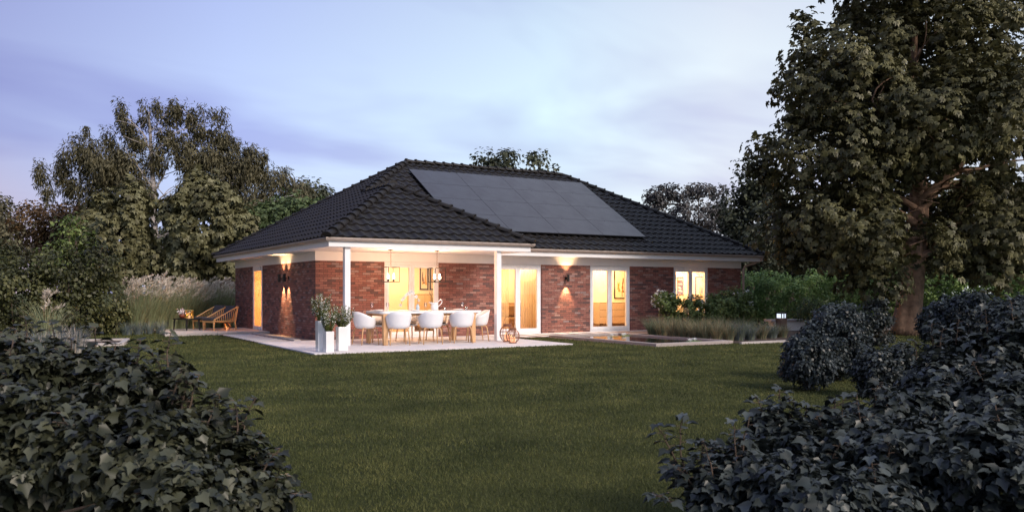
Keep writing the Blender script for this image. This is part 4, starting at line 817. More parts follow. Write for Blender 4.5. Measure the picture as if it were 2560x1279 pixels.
# big maple on the right
MD = 27.5
mb_ = [Bl(2300,110,MD,230,160),Bl(2260,-80,MD,200,150),Bl(2110,215,MD-1,165,130),Bl(2075,400,MD-1,185,120),Bl(2110,570,MD-1.5,170,100),Bl(2400,300,MD-2.2,200,150),Bl(2480,560,MD-1,150,110),Bl(2240,610,MD-2.5,140,80),Bl(2520,90,MD,170,200),Bl(2300,330,MD-2,150,130),Bl(1995,585,MD,100,75),Bl(2190,700,MD-2,85,42),Bl(2490,660,MD-1,110,50),Bl(2030,130,MD,60,75),Bl(1950,215,MD,28,24),Bl(2005,75,MD,26,45),Bl(2600,350,MD,160,260),Bl(2350,500,MD+2.5,220,180),Bl(2250,250,MD+3,260,220),Bl(1935,380,MD,45,38)]
gc = [(tuple(at(2395+6*k,432-4*k,20+1.2*k)), (.50,.9,.34)) for k in range(12)] + [(tuple(at(2290+8*j,500+55*j,21.5+.8*k)), (.42,.6,.55)) for k in range(7) for j in range(3)] + [(tuple(at(2370,470,22+.8*k)), (.5,.6,.5)) for k in range(6)]
tb = [at(2262,845,MD), at(2268,800,MD), at(2275,740,MD), at(2281,680,MD), at(2285,620,MD), at(2297,540,MD), at(2296,450,MD), at(2285,330,MD), at(2280,180,MD), at(2290,60,MD)]
tb[0].z = -.15
t = thing('broadleaf_tree', 'huge broadleaf tree with thick furrowed leaning trunk at the right of the lawn', 'tree', tuple(on_z(2262,835)))
foliage('crown', mb_, 1500, .50, 30, .20, T_PALM, M['maple'], t, droop=.75, inner=.6, zmin=.9, gapcut=gc, up=.7)
b = MB(); rad = [.54,.42,.37,.35,.35,.30,.24,.19,.13,.07]; b.tube(tb, rad, 28); V_ = [Vector(v) for v in b.v]
nn_ = []
for i, v in enumerate(V_):
    j = i % 28; k = i//28; c = tb[min(k, len(tb)-1)]; a = 2*math.pi*j/28; f_ = 1 + .10*math.sin(a*5+k*.25) + .06*math.sin(a*11+k*.6); nn_.append(tuple(c + (v-c)*f_))
b.v = nn_; tk = b.build('trunk', M['bark'], t, smooth=True); sb = tk.modifiers.new('sub', 'SUBSURF'); sb.levels = 1; sb.render_levels = 1
b = MB(); random.seed(4)
for a0, a1, r0 in (((2292,530),(2400,430),.17),((2300,500),(2450,385),.13),((2296,470),(2520,420),.13),((2290,560),(2440,560),.11),((2288,560),(2180,480),.13),((2290,600),(2150,560),.10),((2283,640),(2170,600),.12),((2284,650),(2380,600),.13),((2290,400),(2180,250),.10),((2288,420),(2380,250),.10),((2285,330),(2300,120),.10),((2290,520),(2110,400),.10),((2400,430),(2560,400),.07),((2283,650),(2100,690),.07)):
    D0 = MD-.2; pts = limb(b, at(*a0,D0), at(*a1,D0-random.uniform(-1.5,2)), r0, r0*.3, .08, 7, 9)
    for q in range(4): p0 = pts[random.randint(3,7)]; limb(b, p0, p0+Vector([random.uniform(-1.5,1.5),random.uniform(-1.5,1.5),random.uniform(-.2,1.3)]), r0*.3, .012, .12, 4, 6)
b.build('limbs', M['bark'], t, smooth=True)
# weeping birch
BD = 45
bl = [Bl(310,300,BD,30,48),Bl(365,300,BD,26,45),(Bl(415,288,BD,55,42)),Bl(478,305,BD,20,42),Bl(535,285,BD,38,20),Bl(400,360,BD,110,45),Bl(560,325,BD,26,14),Bl(215,360,BD,65,38),Bl(160,400,BD,25,50),Bl(300,410,BD,95,65),Bl(112,455,BD,30,32),Bl(490,385,BD,90,50),Bl(590,370,BD,60,25),Bl(645,405,BD,45,35),Bl(600,460,BD,80,60),Bl(700,450,BD,50,38),Bl(740,490,BD,40,40),Bl(660,520,BD,70,60),Bl(240,480,BD,60,50),Bl(330,500,BD,60,50)]
bt = [at(392,795,BD),at(395,740,BD),at(388,640,BD),at(386,560,BD),at(384,480,BD),at(380,420,BD),at(376,340,BD),at(372,280,BD)]
gcb = [(tuple(at(425,430,BD+1.5*k)), (.30,1.6,.34)) for k in range(-2,3)] + [(tuple(at(415,465,BD+1.5*k)), (.3,1.4,.5)) for k in range(-2,3)]
t = thing('weeping_birch', 'tall pale trunked weeping birch with drooping foliage behind the garden at left', 'tree', tuple(at(392,793,BD)))
bl_top = [Bl(305,285,BD,18,28),Bl(322,325,BD,26,24),Bl(362,290,BD,20,38),Bl(400,285,BD,18,34),Bl(440,278,BD,18,28),Bl(432,300,BD,22,20),Bl(476,298,BD,13,32),Bl(515,280,BD,18,13),Bl(548,290,BD,16,12),Bl(500,330,BD,26,20),Bl(573,322,BD,11,8),Bl(270,345,BD,14,22),Bl(560,350,BD,22,18),Bl(225,328,BD,20,12),Bl(540,340,BD,20,16),Bl(628,378,BD,18,16),Bl(598,365,BD,16,14),Bl(98,440,BD,16,26),Bl(118,480,BD,14,20),Bl(655,392,BD,16,14),Bl(350,355,BD,36,22),Bl(415,350,BD,34,26),Bl(460,360,BD,30,22)]
bl_main = [Bl(200,385,BD,48,34),Bl(158,415,BD,20,44),Bl(260,410,BD,62,48),Bl(320,420,BD,52,58),Bl(345,490,BD,50,44),Bl(240,470,BD,50,40),Bl(490,395,BD,62,36),Bl(560,395,BD,48,32),Bl(610,410,BD,40,30),Bl(480,460,BD,30,50),Bl(560,460,BD,60,50),Bl(640,430,BD,40,32),Bl(690,460,BD,46,34),Bl(740,490,BD,38,34),Bl(640,520,BD,70,60),Bl(400,400,BD,24,38),Bl(180,470,BD,30,24),Bl(440,520,BD,34,34)]
foliage('crown', bl_top, 210, .26, 58, .24, T_NARROW, M['birch'], t, droop=2.0, inner=.2, stretch=2.0, up=.2)
foliage('crown', bl_main, 660, .40, 66, .25, T_NARROW, M['birch'], t, droop=2.0, inner=.3, stretch=1.9, up=.2, gapcut=gcb)
b = MB(); b.tube(bt, [.42,.26,.20,.17,.15,.12,.08,.03], 12); b.build('trunk', M['palebark'], t, smooth=True); b = MB(); random.seed(9)
for a0, a1, r0 in (((384,520),(420,480),.09),((384,480),(420,400),.09),((386,560),(300,470),.08),((300,470),(260,410),.06),((386,560),(440,530),.10),((382,470),(330,380),.07),((380,430),(470,330),.07),((376,380),(310,290),.06),((386,590),(250,500),.09),((250,500),(130,440),.06),((386,600),(560,520),.10),((560,520),(650,420),.07),((600,540),(700,500),.07),((386,620),(600,610),.09),((600,610),(690,560),.06),((375,330),(420,280),.05),((620,600),(660,500),.06),((376,400),(540,300),.05)):
    r0 *= .72; pts = limb(b, at(*a0,BD-.2), at(*a1,BD-random.uniform(-.6,1.8)), r0, r0*.3, .10, 7, 7, .03)
    for q in range(5): p0 = pts[random.randint(1,7)]; limb(b, p0, p0+Vector([random.uniform(-1.3,1.3),random.uniform(-1.2,.6),random.uniform(-.5,1.0)]), r0*.4, .012, .25, 5, 5)
b.build('branches', M['palebark'], t, smooth=True)
SD = 38
def simple_trunk(px, D, ytop, r0, lean=0):
    a0 = at(px, HY, D); a0.z = -.1; a1 = at(px+lean, ytop, D); return [a0, a0.lerp(a1,.35), a0.lerp(a1,.7), a1], [r0, r0*.75, r0*.5, r0*.2]
def bgtree(name, label, px, D, ytop, blobs, nc, cr, nl, size, tmpl, m_, bark='twig', r0=.18, nbr=10, grp='trees behind the garden', seed=1, **kw):
    tp, tr_ = simple_trunk(px, D, ytop, r0); return tree(name, label, 'tree', tuple(Vector((tp[0].x,tp[0].y,0))), blobs, nc, cr, nl, size, tmpl, M[m_], M[bark], tp, tr_, nbr, grp, seed, **kw)
bgtree('young_maple', 'pale leaved young maple left of the birch trunk', 290, SD, 540, [Bl(285,600,SD,92,95),Bl(330,520,SD,50,60),Bl(300,675,SD,80,35),Bl(230,560,SD,40,50),Bl(350,620,SD,30,60),Bl(215,640,SD,45,60),Bl(385,655,SD,40,24),Bl(250,510,SD,24,22)], 300, .42, 22, .30, T_PALM, 'shrubtree', seed=2, zmin=.8, droop=.6)
bgtree('young_maple', 'pale leaved young maple right of the birch trunk', 510, SD, 520, [Bl(520,560,SD,90,115),Bl(560,640,SD,55,50),Bl(455,620,SD,45,70),Bl(500,470,SD,45,40),Bl(470,680,SD,50,25),Bl(560,500,SD,40,40),Bl(600,590,SD,34,60),Bl(425,540,SD,24,40),Bl(440,650,SD,34,34)], 340, .42, 22, .30, T_PALM, 'shrubtree', seed=3, zmin=.8, droop=.6)
bgtree('leafy_tree', 'mid green tree between the birch and the roof', 700, 42, 540, [Bl(690,570,42,85,75),Bl(740,540,42,60,50),Bl(640,620,42,60,70),Bl(790,560,42,50,50)], 230, .5, 40, .24, T_LEAF, 'greentree', seed=4)
bgtree('dark_tree', 'dark rounded tree just left of the roof slope', 790, 52, 480, [Bl(770,490,52,42,38),Bl(810,510,52,28,36),Bl(740,500,52,30,36)], 110, .5, 40, .26, T_LEAF, 'darktree', seed=5)
bgtree('russet_tree', 'russet brown tree at the far left behind the ivy hedge', 170, 50, 560, [Bl(180,580,50,80,60),Bl(110,560,50,70,55),Bl(230,540,50,50,40),Bl(200,650,50,100,60)], 260, .5, 45, .22, T_LEAF, 'brownleaf', seed=6)
bgtree('russet_tree', 'dusky tree at the left edge of the photo', 10, 55, 560, [Bl(20,590,55,70,60),Bl(-40,560,55,80,70),Bl(10,520,55,25,18),Bl(60,660,55,100,60)], 240, .55, 45, .24, T_LEAF, 'birch', seed=7)
bgtree('yellowing_shrub', 'yellow green shrub between ivy hedge and young maple', 190, 34, 600, [Bl(190,600,34,45,60),Bl(160,650,34,60,40)], 60, .4, 34, .18, T_LEAF, 'rose', seed=8, nbr=5)
bgtree('ridge_tree', 'tree top showing above the roof ridge', 1290, 50, 420, [Bl(1215,402,50,38,16),Bl(1262,396,50,28,20),Bl(1315,398,50,34,28),Bl(1350,405,50,22,18),Bl(1385,424,50,16,9),Bl(1280,440,50,90,30),Bl(1300,520,50,140,70)], 170, .42, 34, .26, T_LEAF, 'darktree', seed=10)
bgtree('dusky_tree', 'sparse dusky purple tree right of the roof', 1720, 62, 520, [Bl(1650,485,62,38,22),Bl(1640,510,62,30,18),Bl(1700,480,62,40,25),Bl(1755,475,62,40,22),Bl(1795,480,62,30,22),Bl(1740,535,62,80,35),Bl(1800,550,62,50,50)], 190, .42, 30, .26, T_LEAF, 'purpletree', seed=11, stretch=.7, br=.07, nbr=24)
bgtree('dark_tree', 'tall dark green tree between the roof and the huge tree', 1880, 46, 480, [Bl(1880,450,46,45,45),Bl(1850,540,46,50,70),Bl(1900,560,46,80,90),Bl(1870,640,46,80,60),Bl(1930,480,46,50,60),Bl(1830,600,46,30,60)], 260, .55, 44, .24, T_LEAF, 'darktree', seed=12)
bgtree('backdrop_tree', 'broad dark tree behind the middle of the clipped hedge', 2080, 50, 560, [Bl(2080,600,50,130,90),Bl(2180,640,50,100,70),Bl(1990,640,50,80,60)], 240, .6, 44, .28, T_LEAF, 'darktree', seed=13)
bgtree('backdrop_tree', 'tree behind the huge tree at right, its leaves coloured yellow green for the backlight', 2440, 52, 500, [Bl(2440,540,52,110,90),Bl(2540,580,52,90,100),Bl(2350,620,52,80,60),Bl(2450,640,52,140,60)], 280, .6, 36, .28, T_LEAF, 'rose', seed=14)  # lighter leaf colour stands in for orange backlight behind the crown
bgtree('dark_tree', 'dark tree at the right edge behind the hedge', 2600, 56, 480, [Bl(2620,560,56,110,140),Bl(2720,600,56,90,100)], 160, .65, 40, .3, T_LEAF, 'darktree', seed=15)
bgtree('dark_tree', 'low dark tree far behind the house at left edge of the roof', 620, 60, 600, [Bl(600,640,60,90,70),Bl(480,640,60,80,60),Bl(380,640,60,80,60)], 160, .7, 34, .34, T_LEAF, 'darktree', seed=16)
bgtree('backdrop_tree', 'low dark tree behind the hedge, left of the bollard light', 1990, 54, 620, [Bl(1960,650,54,90,60),Bl(2060,670,54,80,50),Bl(1880,670,54,60,50)], 200, .6, 44, .28, T_LEAF, 'darktree', seed=17)
bgtree('backdrop_tree', 'dark tree behind the hedge directly beyond the furrowed trunk', 2250, 57, 600, [Bl(2240,640,57,110,70),Bl(2330,660,57,90,60),Bl(2180,680,57,80,50)], 240, .6, 44, .30, T_LEAF, 'darktree', seed=18)
bgtree('backdrop_tree', 'low dark tree behind the hedge near the right edge', 2500, 57, 600, [Bl(2480,650,57,110,60),Bl(2580,660,57,100,70),Bl(2400,670,57,70,45)], 240, .6, 44, .30, T_LEAF, 'greentree', seed=19)
bgtree('leafy_tree', 'green tree at the far left edge behind the ivy hedge', -160, 48, 560, [Bl(-170,600,48,110,90),Bl(-280,620,48,110,80),Bl(-60,660,48,80,60)], 220, .6, 40, .28, T_LEAF, 'greentree', seed=20)
# hedges
def hedge(label, blobs, nc, cr, nl, size, m_, seed, tmpl=T_LEAF, **kw):
    random.seed(seed); c = Vector(blobs[0][0]); t = thing('hedge', label, 'hedge', (c.x, c.y, 0)); foliage('foliage', blobs, nc, cr, nl, size, tmpl, M[m_], t, **kw)
    b = MB()
    for (q, r_) in blobs:
        for k in range(3): a = Vector((q[0]+random.uniform(-.5,.5)*r_[0], q[1]+random.uniform(-.5,.5)*r_[1], -.1)); b.tube([a, a+Vector((random.uniform(-.2,.2),random.uniform(-.2,.2),q[2]*1.0))], [.03,.012], 5)
    b.build('stems', M['twig'], t)
hedge('dark green ivy covered hedge mass at the left edge of the garden', [Bl(230,670,28,70,75),Bl(150,700,27,90,80),Bl(40,740,26,100,90),Bl(270,760,28,55,80),Bl(180,790,27,80,60),Bl(60,820,26,90,50),Bl(-40,680,27,80,90)], 520, .30, 42, .13, 'ivyhedge', 21, zmin=0)
hedge('clipped bright green hedge behind the lawn right of the house', [Bl(1870+58*k, 742+6*math.sin(k*1.7), 37-.45*k, 48, 66+8*math.sin(k*2.3), 1.0) for k in range(13)], 800, .30, 46, .125, 'hedge', 22, zmin=0, inner=.75)
hedge('low green hedge behind the plumed grasses at left', [Bl(330+52*k, 750, 44, 40, 46, .8) for k in range(7)], 170, .35, 36, .16, 'greentree', 23, zmin=0)
# bushes
def bush(name, label, blobs, nc, cr, nl, size, m_, seed, tmpl=T_LEAF, grp=None, cat='bush', **kw):
    random.seed(seed); c = Vector(blobs[0][0]); t = thing(name, label, cat, (c.x, c.y, 0), 0, grp)
    C = foliage('foliage', blobs, nc, cr, nl, size, tmpl, M[m_], t, **kw); b = MB(); root = Vector((c.x, c.y, -.05))
    for k in rng.choice(len(C), min(22, len(C)), replace=False): limb(b, root, C[k], .014*(1 if size > .05 else .7), .004, .12, 5, 5)
    b.build('stems', M['twig'], t); return t, C
bush('rounded_bush', 'dark small leaved rounded bush on the lawn, nearest the pond edging', [Bl(2018,908,12.3,66,56),Bl(2015,870,12.3,50,32)], 260, .085, 50, .052, 'bush', 31, zmin=-.02, inner=.6)
bush('rounded_bush', 'tall dark bush rising behind the two smaller ones', [Bl(2090,800,13.6,58,50),Bl(2085,870,13.6,86,72),Bl(2030,840,13.6,30,40)], 330, .10, 50, .056, 'bush', 32, zmin=-.02, inner=.6)
bush('rounded_bush', 'bluish dark bush right of the lawn, in front of the tall bush', [Bl(2200,935,11.4,64,62),Bl(2250,920,11.4,46,56)], 280, .085, 50, .052, 'ivyblue', 33, zmin=-.02, inner=.6)
bush('rounded_bush', 'wide dark bush beside the big trunk', [Bl(2370,800,19,60,55),Bl(2440,790,18.5,62,62),Bl(2330,810,19,32,36)], 300, .14, 46, .085, 'bush', 34, zmin=-.02)
bush('rounded_bush', 'dark bush at the right edge behind the ivy', [Bl(2530,800,17,75,62)], 180, .14, 46, .080, 'bush', 35, zmin=-.02)
bush('rounded_bush', 'small dark bush left of the big trunk', [Bl(2190,785,22,36,42),Bl(2150,810,22,30,40),Bl(2200,835,22,30,26)], 120, .13, 34, .085, 'ivyblue', 36, zmin=-.02)
bush('lavender_plants', 'purple flowering lavender at the foot of the big trunk', [Bl(2205,800,24,30,14)], 60, .12, 26, .07, 'ivyblue', 37, tmpl=T_NARROW, zmin=-.02, cat='lavender')
P_ = np.array(on_z(2205,805,.25))+rng.normal(size=(220,3))*np.array((.35,.35,.10)); t = thing('lavender_blossoms', 'purple lavender blossom spikes by the big trunk', 'flowers', tuple(on_z(2205,805,0))); scatter('blossoms', P_, rng.normal(size=P_.shape), rng.normal(size=P_.shape)*.2+np.array((0,0,1.)), rng.uniform(.06,.12,220), T_NARROW, M['lav'], t)
# rose shrubs in the bed
def rose(label, blobs, nc, seed, fl, name='rose_shrub'):
    t, C = bush(name, label, blobs, int(nc*1.5), .13, 42, .080, 'rose', seed, cat='shrub', grp='rose shrubs by the right window', zmin=0, inner=.3)
    P_ = []
    for (c, r_, n_) in fl: d = unit(rng.normal(size=(n_,3))); P_.append(np.array(c)+d*np.array(r_)*rng.uniform(.8,1.1,(n_,1)))
    P_ = np.concatenate(P_); Q = np.repeat(P_, 7, 0)+rng.normal(size=(len(P_)*7,3))*.012; scatter('flowers', Q, rng.normal(size=Q.shape), rng.normal(size=Q.shape), rng.uniform(.03,.05,len(Q)), T_LEAF, M['petal'], t)
RD = 28.2
rose('white flowering rose shrub against the brick, left of the right window', [Bl(1672,755,RD,32,30),Bl(1655,750,RD,22,22),Bl(1680,790,RD,26,34)], 80, 41, [Bl(1652,748,RD,24,24)+(46,),Bl(1672,740,RD,26,16)+(16,)])
rose('loose rose shrub in front of the right window', [Bl(1735,770,RD,32,34),Bl(1745,800,RD,30,24),Bl(1715,785,RD,20,36)], 85, 42, [Bl(1735,765,RD,34,32)+(22,)])
rose('dense green rose shrub at the right end of the facade', [Bl(1830,762,RD,50,44),Bl(1800,790,RD,40,30),Bl(1862,775,RD,28,42),Bl(1790,760,RD,30,24)], 230, 43, [Bl(1868,745,RD,18,22)+(26,),Bl(1830,740,RD,30,14)+(10,)])
# grasses
def tussock(name, label, x, y, h, mats, n, w_, spread, seed, grp, rad=.10, mixw=.3, hv=.3, plume=0, zoff=-.03):
    t = thing(name, label, 'ornamental grass', (x,y,0), 0, grp); o, tips, base, out = blades('blades', [(x,y,zoff)], n, h, w_, spread, .12, mats, t, mixw=mixw, hv=hv, rad=rad)
    if plume:
        b = MB(); PP, TT = [], []
        for k in range(plume):
            a = random.uniform(0,6.28); r_ = random.uniform(.1,.45)*spread*h; top = Vector((x+r_*math.cos(a), y+r_*math.sin(a), h*random.uniform(.68,1.16))); bs = Vector((x+rad*.5*math.cos(a), y+rad*.5*math.sin(a), 0)); b.tube([bs, bs.lerp(top,.6)+Vector((0,0,.1)), top], [.005,.004,.003], 3, False)
            dv_ = (Vector((random.uniform(-.2,.5)+.25, -.2, .7)))
            for q in range(26): s_ = q/26; PP.append(top+dv_.normalized()*(.30*s_)+Vector([random.uniform(-1,1)*.022*(1-s_*.6) for _ in range(3)])+Vector((.10*s_*s_,0,-.06*s_*s_))); TT.append(dv_+Vector([random.uniform(-.4,.4) for _ in range(3)]))
        b.build('stalks', M['tan'], t); PP = np.array([tuple(p) for p in PP]); TT = np.array([tuple(p) for p in TT]); scatter('plumes', PP, rng.normal(size=PP.shape), TT, rng.uniform(.09,.16,len(PP)), T_NARROW, M['plume'], t)
    return t
random.seed(50); ords = ['first','second','third','fourth','fifth','sixth','seventh','eighth','ninth','tenth','eleventh','twelfth','thirteenth','fourteenth','fifteenth']
mp_ = [(338,834,28.6),(366,832,29.2),(395,829,30),(424,826,30.8),(453,823,31.6),(482,820,32.4),(511,817,33.2),(540,815,34),(568,812,34.4)]
for k, (px, py, D) in enumerate(mp_):
    c = at(px, HY, D); tussock('miscanthus_grass', f'tall plumed silver grass, {ords[k]} from the left in the row behind the lounge chairs', c.x, c.y, 1.42+.10*math.sin(k*2), [M['misc'], M['tan']], 620, .015, .85, k, 'plumed grasses behind the lounge chairs', .22, .10, .42, 26)
c = at(120, HY, 22); tussock('miscanthus_grass', 'arching plumed grass in front of the ivy hedge at left', c.x, c.y, 1.1, [M['misc'], M['tan']], 300, .013, .8, 3, None, .2, .2, .3, 5)
for k, (px, D) in enumerate([(318,27.5),(345,27.8),(372,28.2),(402,28.6)]):
    c = at(px, HY, D); tussock('blue_fescue', f'small blue fescue tuft, {ords[k]} from the left before the plumed grasses', c.x, c.y, .42, [M['bluefescue'], M['fescue']], 170, .010, .8, k, 'blue fescue tufts at left', .14, .2)
for k, (px, D) in enumerate([(20,15),(60,16.5),(105,17.5),(150,18.5),(190,19.5)]):
    c = at(px, HY, D); tussock('blue_fescue', f'frosty pale grass tuft, {ords[k]} from the left behind the foreground ivy', c.x, c.y, .62, [M['bluefescue'], M['plume']], 260, .010, .7, k, 'frosty grass tufts behind the left ivy', .18, .35)
gp = [(1622,846,.52,'fescue','fescue'),(1645,848,.50,'fescue','tan'),(1672,852,.55,'tan','fescue'),(1700,853,.52,'fescue','tan'),(1728,855,.50,'tan','fescue'),(1752,857,.55,'fescue','tan'),(1782,858,.52,'tan','fescue'),(1812,858,.48,'fescue','tan'),(1838,857,.46,'bluefescue','fescue'),(1866,856,.46,'bluefescue','fescue'),(1895,853,.42,'fescue','tan'),(1922,851,.40,'fescue','bluefescue'),(1948,849,.36,'fescue','tan')]
for k, (px, py, h, ma, mb2) in enumerate(gp):
    c = on_z(px, py-6); tussock('fescue_grass', f'{ords[k]} grass tuft from the left along the edge of the planting bed', c.x+.30, c.y+.16, h, [M[ma], M[mb2]], 330, .012, .95, k, 'grass tufts along the planting bed', .13, .45, .5)
random.seed(51)
for k, (px, py) in enumerate([(1640,836),(1690,838),(1745,840),(1800,840),(1850,840)]):
    c = on_z(px, py); tussock('fescue_grass', f'{ords[k]} taller grass tuft from the left in the second row of the bed', c.x, c.y, .60, [M['fescue'], M['tan']], 200, .012, 1.0, k, 'second row of bed grasses', .24, .4, .35)
c = on_z(1714, 842); t = thing('allium', 'single round pale green allium head above the bed grasses', 'flower', tuple(c)); b = MB(); b.tube([c, c+Vector((.02,0,.78))], .006, 5); b.build('stem', M['herb'], t); P_ = np.array(c)+np.array((.02,0,.80))+unit(rng.normal(size=(160,3)))*.065; scatter('flower_head', P_, rng.normal(size=P_.shape), P_-np.array(c)-np.array((.02,0,.80)), np.full(160,.03), T_LEAF, M['tan'], t)
bush('low_shrub', 'arching low shrub at the foot of the hedge behind the bollard light', [Bl(2030,775,30,40,26)], 60, .25, 20, .14, 'greentree', 52, tmpl=T_NARROW, zmin=0, droop=1.2)
# foreground ivy
def ivy(name, label, blobs, nc, cr, nl, size, m_, seed, sprigs, auto=0):
    t, C = bush(name, label, blobs, nc, cr, nl, size, m_, seed, tmpl=T_IVY, zmin=0.0, inner=.55, cat='ivy bush', droop=.55, up=.75, smin=.40)
    b = MB(); P_, Nn, TT = [], [], []; sprigs = list(sprigs); Cs = [Vector(c) for c in C]; Cs.sort(key=lambda v: -v.z)
    for k in range(auto): c0 = Cs[int(k*len(Cs)*.5/auto)]; sprigs.append((c0-UP*.12, c0+Vector((random.uniform(-.13,.13), random.uniform(-.13,.13), random.uniform(.04,.15)))))
    for (a0, a1) in sprigs:
        n_ = 7; side = 1
        pts = limb(b, a0, a1, .006, .0025, .08, n_, 5)
        tot = 13
        for q in range(tot):
            s_ = .12+.88*q/(tot-1); i = min(n_-1, int(s_*n_)); p = pts[i].lerp(pts[i+1], s_*n_-i); an = q*2.4; d = Vector((math.cos(an), math.sin(an), .15)); pe = p + d*.035; b.tube([p, pe], .0022, 4, False); P_.append(pe); TT.append(d + Vector((0,0,-.35))); Nn.append(Vector((random.uniform(-.4,.4), random.uniform(-.4,.4), 1))+d*.2)
        P_.append(pts[-1]); TT.append(Vector((random.uniform(-1,1), random.uniform(-1,1), -.1))); Nn.append(Vector((random.uniform(-.6,.6), random.uniform(-.9,.1), .7)))
    tag(b.build('sprig_stems', M['twig'], t), kind='stuff'); a = lambda z: np.array([tuple(v) for v in z]); P_, Nn, TT = a(P_), a(Nn), a(TT); scatter('sprig_leaves', P_, Nn, TT, size*rng.uniform(.75,1.2,len(P_)), T_IVY, M[m_], t)
def sg(x0, y0, x1, y1, D, dD=0): return (at(x0, y0, D+dD), at(x1, y1, D))
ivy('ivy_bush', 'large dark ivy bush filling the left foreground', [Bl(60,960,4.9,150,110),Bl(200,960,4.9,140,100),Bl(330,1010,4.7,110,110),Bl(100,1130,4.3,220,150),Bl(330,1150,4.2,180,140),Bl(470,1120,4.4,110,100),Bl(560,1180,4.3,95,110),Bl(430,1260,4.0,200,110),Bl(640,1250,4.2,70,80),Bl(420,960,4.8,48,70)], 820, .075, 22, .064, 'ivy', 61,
  [sg(60,900,62,792,5.2),sg(140,900,128,805,5.1),sg(230,920,238,818,5.0),sg(330,960,352,850,4.9),sg(430,960,428,832,4.7),sg(415,960,375,870,4.8),sg(470,1050,462,930,4.6),sg(590,1120,585,1000,4.4),sg(610,1120,640,995,4.5),sg(520,1080,540,985,4.5),sg(690,1240,760,1235,4.2),sg(10,900,5,830,5.2),sg(180,930,178,845,5.0),sg(280,950,290,860,5.0),sg(650,1200,700,1120,4.3)] + [sg(430+22*k, 1010+22*k, 450+24*k+random.uniform(-12,18), 925+24*k-random.uniform(0,40), 4.5) for k in range(13)], 16)
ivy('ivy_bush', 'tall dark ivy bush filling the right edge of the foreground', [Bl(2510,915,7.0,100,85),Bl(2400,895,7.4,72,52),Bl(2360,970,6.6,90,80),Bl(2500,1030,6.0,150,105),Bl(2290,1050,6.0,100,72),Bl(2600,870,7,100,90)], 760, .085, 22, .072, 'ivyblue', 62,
  [sg(2335,870,2330,800,7.4),sg(2390,860,2398,795,7.3),sg(2470,850,2462,762,7.1),sg(2530,850,2525,745,7.0),sg(2290,900,2285,850,6.9),sg(2240,1000,2190,950,6.2),sg(2350,880,2360,815,7.2)], 14)
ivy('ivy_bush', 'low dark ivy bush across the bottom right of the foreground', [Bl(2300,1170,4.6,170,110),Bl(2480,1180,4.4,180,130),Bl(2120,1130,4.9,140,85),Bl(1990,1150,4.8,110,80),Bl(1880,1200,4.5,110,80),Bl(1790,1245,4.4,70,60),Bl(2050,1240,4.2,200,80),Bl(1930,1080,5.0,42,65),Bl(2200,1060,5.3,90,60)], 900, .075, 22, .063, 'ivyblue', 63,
  [sg(1720,1190,1712,1035,4.6),sg(1700,1180,1642,1060,4.6),sg(1750,1190,1762,1100,4.7),sg(1930,1080,1948,968,5.0),sg(1920,1080,1890,990,5.0),sg(1850,1150,1845,1078,4.8),sg(2010,1090,2015,1005,5.0),sg(2080,1080,2085,1000,5.1),sg(1690,1260,1635,1235,4.3),sg(2180,1050,2195,955,5.3),sg(2230,1050,2250,985,5.4),sg(1800,1180,1800,1110,4.7),sg(1960,1090,1985,1000,5.0)] + [sg(1720+11*k, 1230, 1655+16*k+random.uniform(-15,15), 1205-9*k-random.uniform(0,60), 4.5+random.uniform(-.2,.3)) for k in range(14)] + [sg(1900+28*k, 1110, 1890+28*k, 1040-random.uniform(0,60), 5.0) for k in range(11)], 16)
# ------------------------------------------------------------------ background wall and neighbour house
a0 = at(415,HY,46); a1 = at(620,HY,48); dx = (a1-a0).normalized(); Mx = Matrix(((dx.x,-dx.y,0,a0.x),(dx.y,dx.x,0,a0.y),(0,0,1,0),(0,0,0,1))); ln = (a1-a0).length
t = thing('garden_wall', 'brown brick garden wall with thin railing behind the plumed grasses', 'wall', tuple(Vector((a0.x,a0.y,0)))); b = MB(); b.box((0,0,-.1),(ln,.3,2.3), Mx); b.build('wall', M['wallbrick'], t); b = MB(); b.box((-.05,-.04,2.302),(ln+.05,.34,2.40), Mx); b.build('coping', M['corten'], t)
t = thing('neighbour_house', 'neighbouring house with dark gabled roof showing behind the trees at right', 'house', (0,0,0)); c = at(1840,HY,62); t.location = (c.x,c.y,0); Mx = Matrix(((RT.x,FW.x,0,c.x),(RT.y,FW.y,0,c.y),(0,0,1,0),(0,0,0,1)))
b = MB(); b.box((-1.8,0,-.1),(6,8,3.0), Mx); b.add([Mx@Vector(v) for v in [(-1.8,0,3.0),(6,0,3.0),(2.1,0,6.2)]], [(0,1,2)]); b.build('wall', M['wallbrick'], t)
b = MB(); vs = [Mx@Vector(v) for v in [(-2.3,-.4,2.55),(2.1,-.4,6.25),(6.5,-.4,2.55),(-2.3,8.4,2.55),(2.1,8.4,6.25),(6.5,8.4,2.55),(-2.3,-.4,2.75),(2.1,-.4,6.45),(6.5,-.4,2.75),(-2.3,8.4,2.75),(2.1,8.4,6.45),(6.5,8.4,2.75)]]; b.add(vs, [(0,1,4,3),(1,2,5,4),(6,9,10,7),(7,10,11,8),(0,6,7,1),(1,7,8,2),(0,3,9,6),(2,8,11,5)]); b.build('roof', M['paveroof'], t)
b = MB(); b.box((.4,-.06,.9),(1.8,-.02,2.2), Mx); b.build('window', M['black'], t)
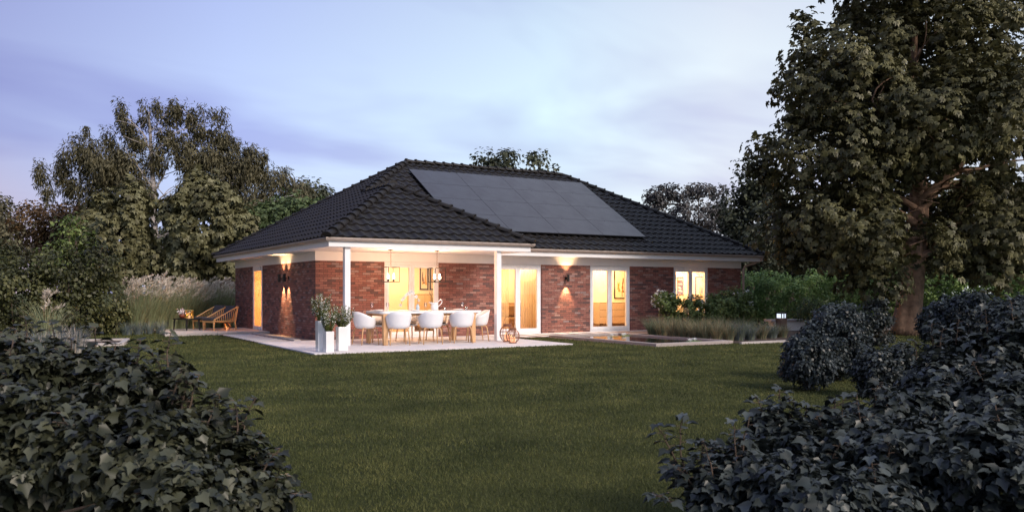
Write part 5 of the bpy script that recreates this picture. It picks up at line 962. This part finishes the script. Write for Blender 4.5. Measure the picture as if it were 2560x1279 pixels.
# ------------------------------------------------------------------ lawn grass
def inside(x, y):
    m = (x > -1.70) & (x < 5.42) & (y > -5.02) & (y < .1)
    m |= (x > -.02) & (y > -.02) & (x < 17) & (y < 10)
    m |= (x > -1.64) & (x < .1) & (y > -.1) & (y < 5)
    m |= (x > -3.26) & (x < .1) & (y > 4.97) & (y < 8.55)
    m |= (x > 5.3) & (y > -1.78) & (x < 18) & (y < .1)
    m |= (x > PX0-.01) & (x < PX1+.01) & (y > PY0-.01) & (y < 0)
    m |= (x > PX1) & (y > -7.12) & (x < 11.5) & (y < 0)
    m |= (x > 11.4) & (y > -7.10+.287*(x-11.4)) & (x < 16.6) & (y < 0)
    m |= (x > -6.35) & (x < -4.4) & (y > .55) & (y < 3.15)
    return m
Vs, Fs_ = [], []; tot = 0
for d0, d1, den, h, wd in ((4.2,7.5,4600,.026,.0050),(7.5,11,2300,.028,.0072),(11,16,1000,.032,.011),(16,23,430,.036,.017),(23,34,150,.04,.028)):
    n = int(den*(d1*d1-d0*d0)*.5*1.36); D = np.sqrt(rng.uniform(d0*d0, d1*d1, n)); lat = rng.uniform(-.68,.68,n)*D; x = CAM.x+FW.x*D+RT.x*lat; y = CAM.y+FW.y*D+RT.y*lat
    k = ~inside(x, y); x, y = x[k], y[k]; n = len(x); a = rng.uniform(0, 2*np.pi, n); H = h*rng.uniform(.5,1.3,n); ln_ = rng.uniform(.1,.9,n)*H; a2 = rng.uniform(0,2*np.pi,n)
    p = np.stack([x,y,np.full(n,-.032)],1); s_ = np.stack([np.cos(a)*wd*.5,np.sin(a)*wd*.5,np.zeros(n)],1); tip = p+np.stack([np.cos(a2)*ln_,np.sin(a2)*ln_,H],1)
    Vs.append(np.stack([p-s_,p+s_,tip],1).reshape(-1,3)); Fs_.append(np.arange(n*3).reshape(-1,3)+tot); tot += n*3
pass; tag(npmesh('grass', np.concatenate(Vs), np.concatenate(Fs_), M['blade']), 'short mown lawn grass', 'grass', kind='stuff')
for o in bpy.data.objects:
    if o.name.split('.')[0] == 'flowers' and o.parent: o['kind'] = 'stuff'
# ------------------------------------------------------------------ render settings
sc.render.engine = 'CYCLES'; sc.cycles.use_denoising = True
try: sc.cycles.denoiser = 'OPENIMAGEDENOISE'
except Exception: pass
sc.cycles.max_bounces = 8; sc.cycles.diffuse_bounces = 3; sc.cycles.glossy_bounces = 3; sc.cycles.transparent_max_bounces = 12; sc.cycles.transmission_bounces = 4
sc.cycles.sample_clamp_indirect = 4; sc.cycles.use_adaptive_sampling = True; sc.cycles.adaptive_threshold = .015
sc.view_settings.view_transform = 'Standard'; sc.view_settings.look = 'None'; sc.view_settings.exposure = 0
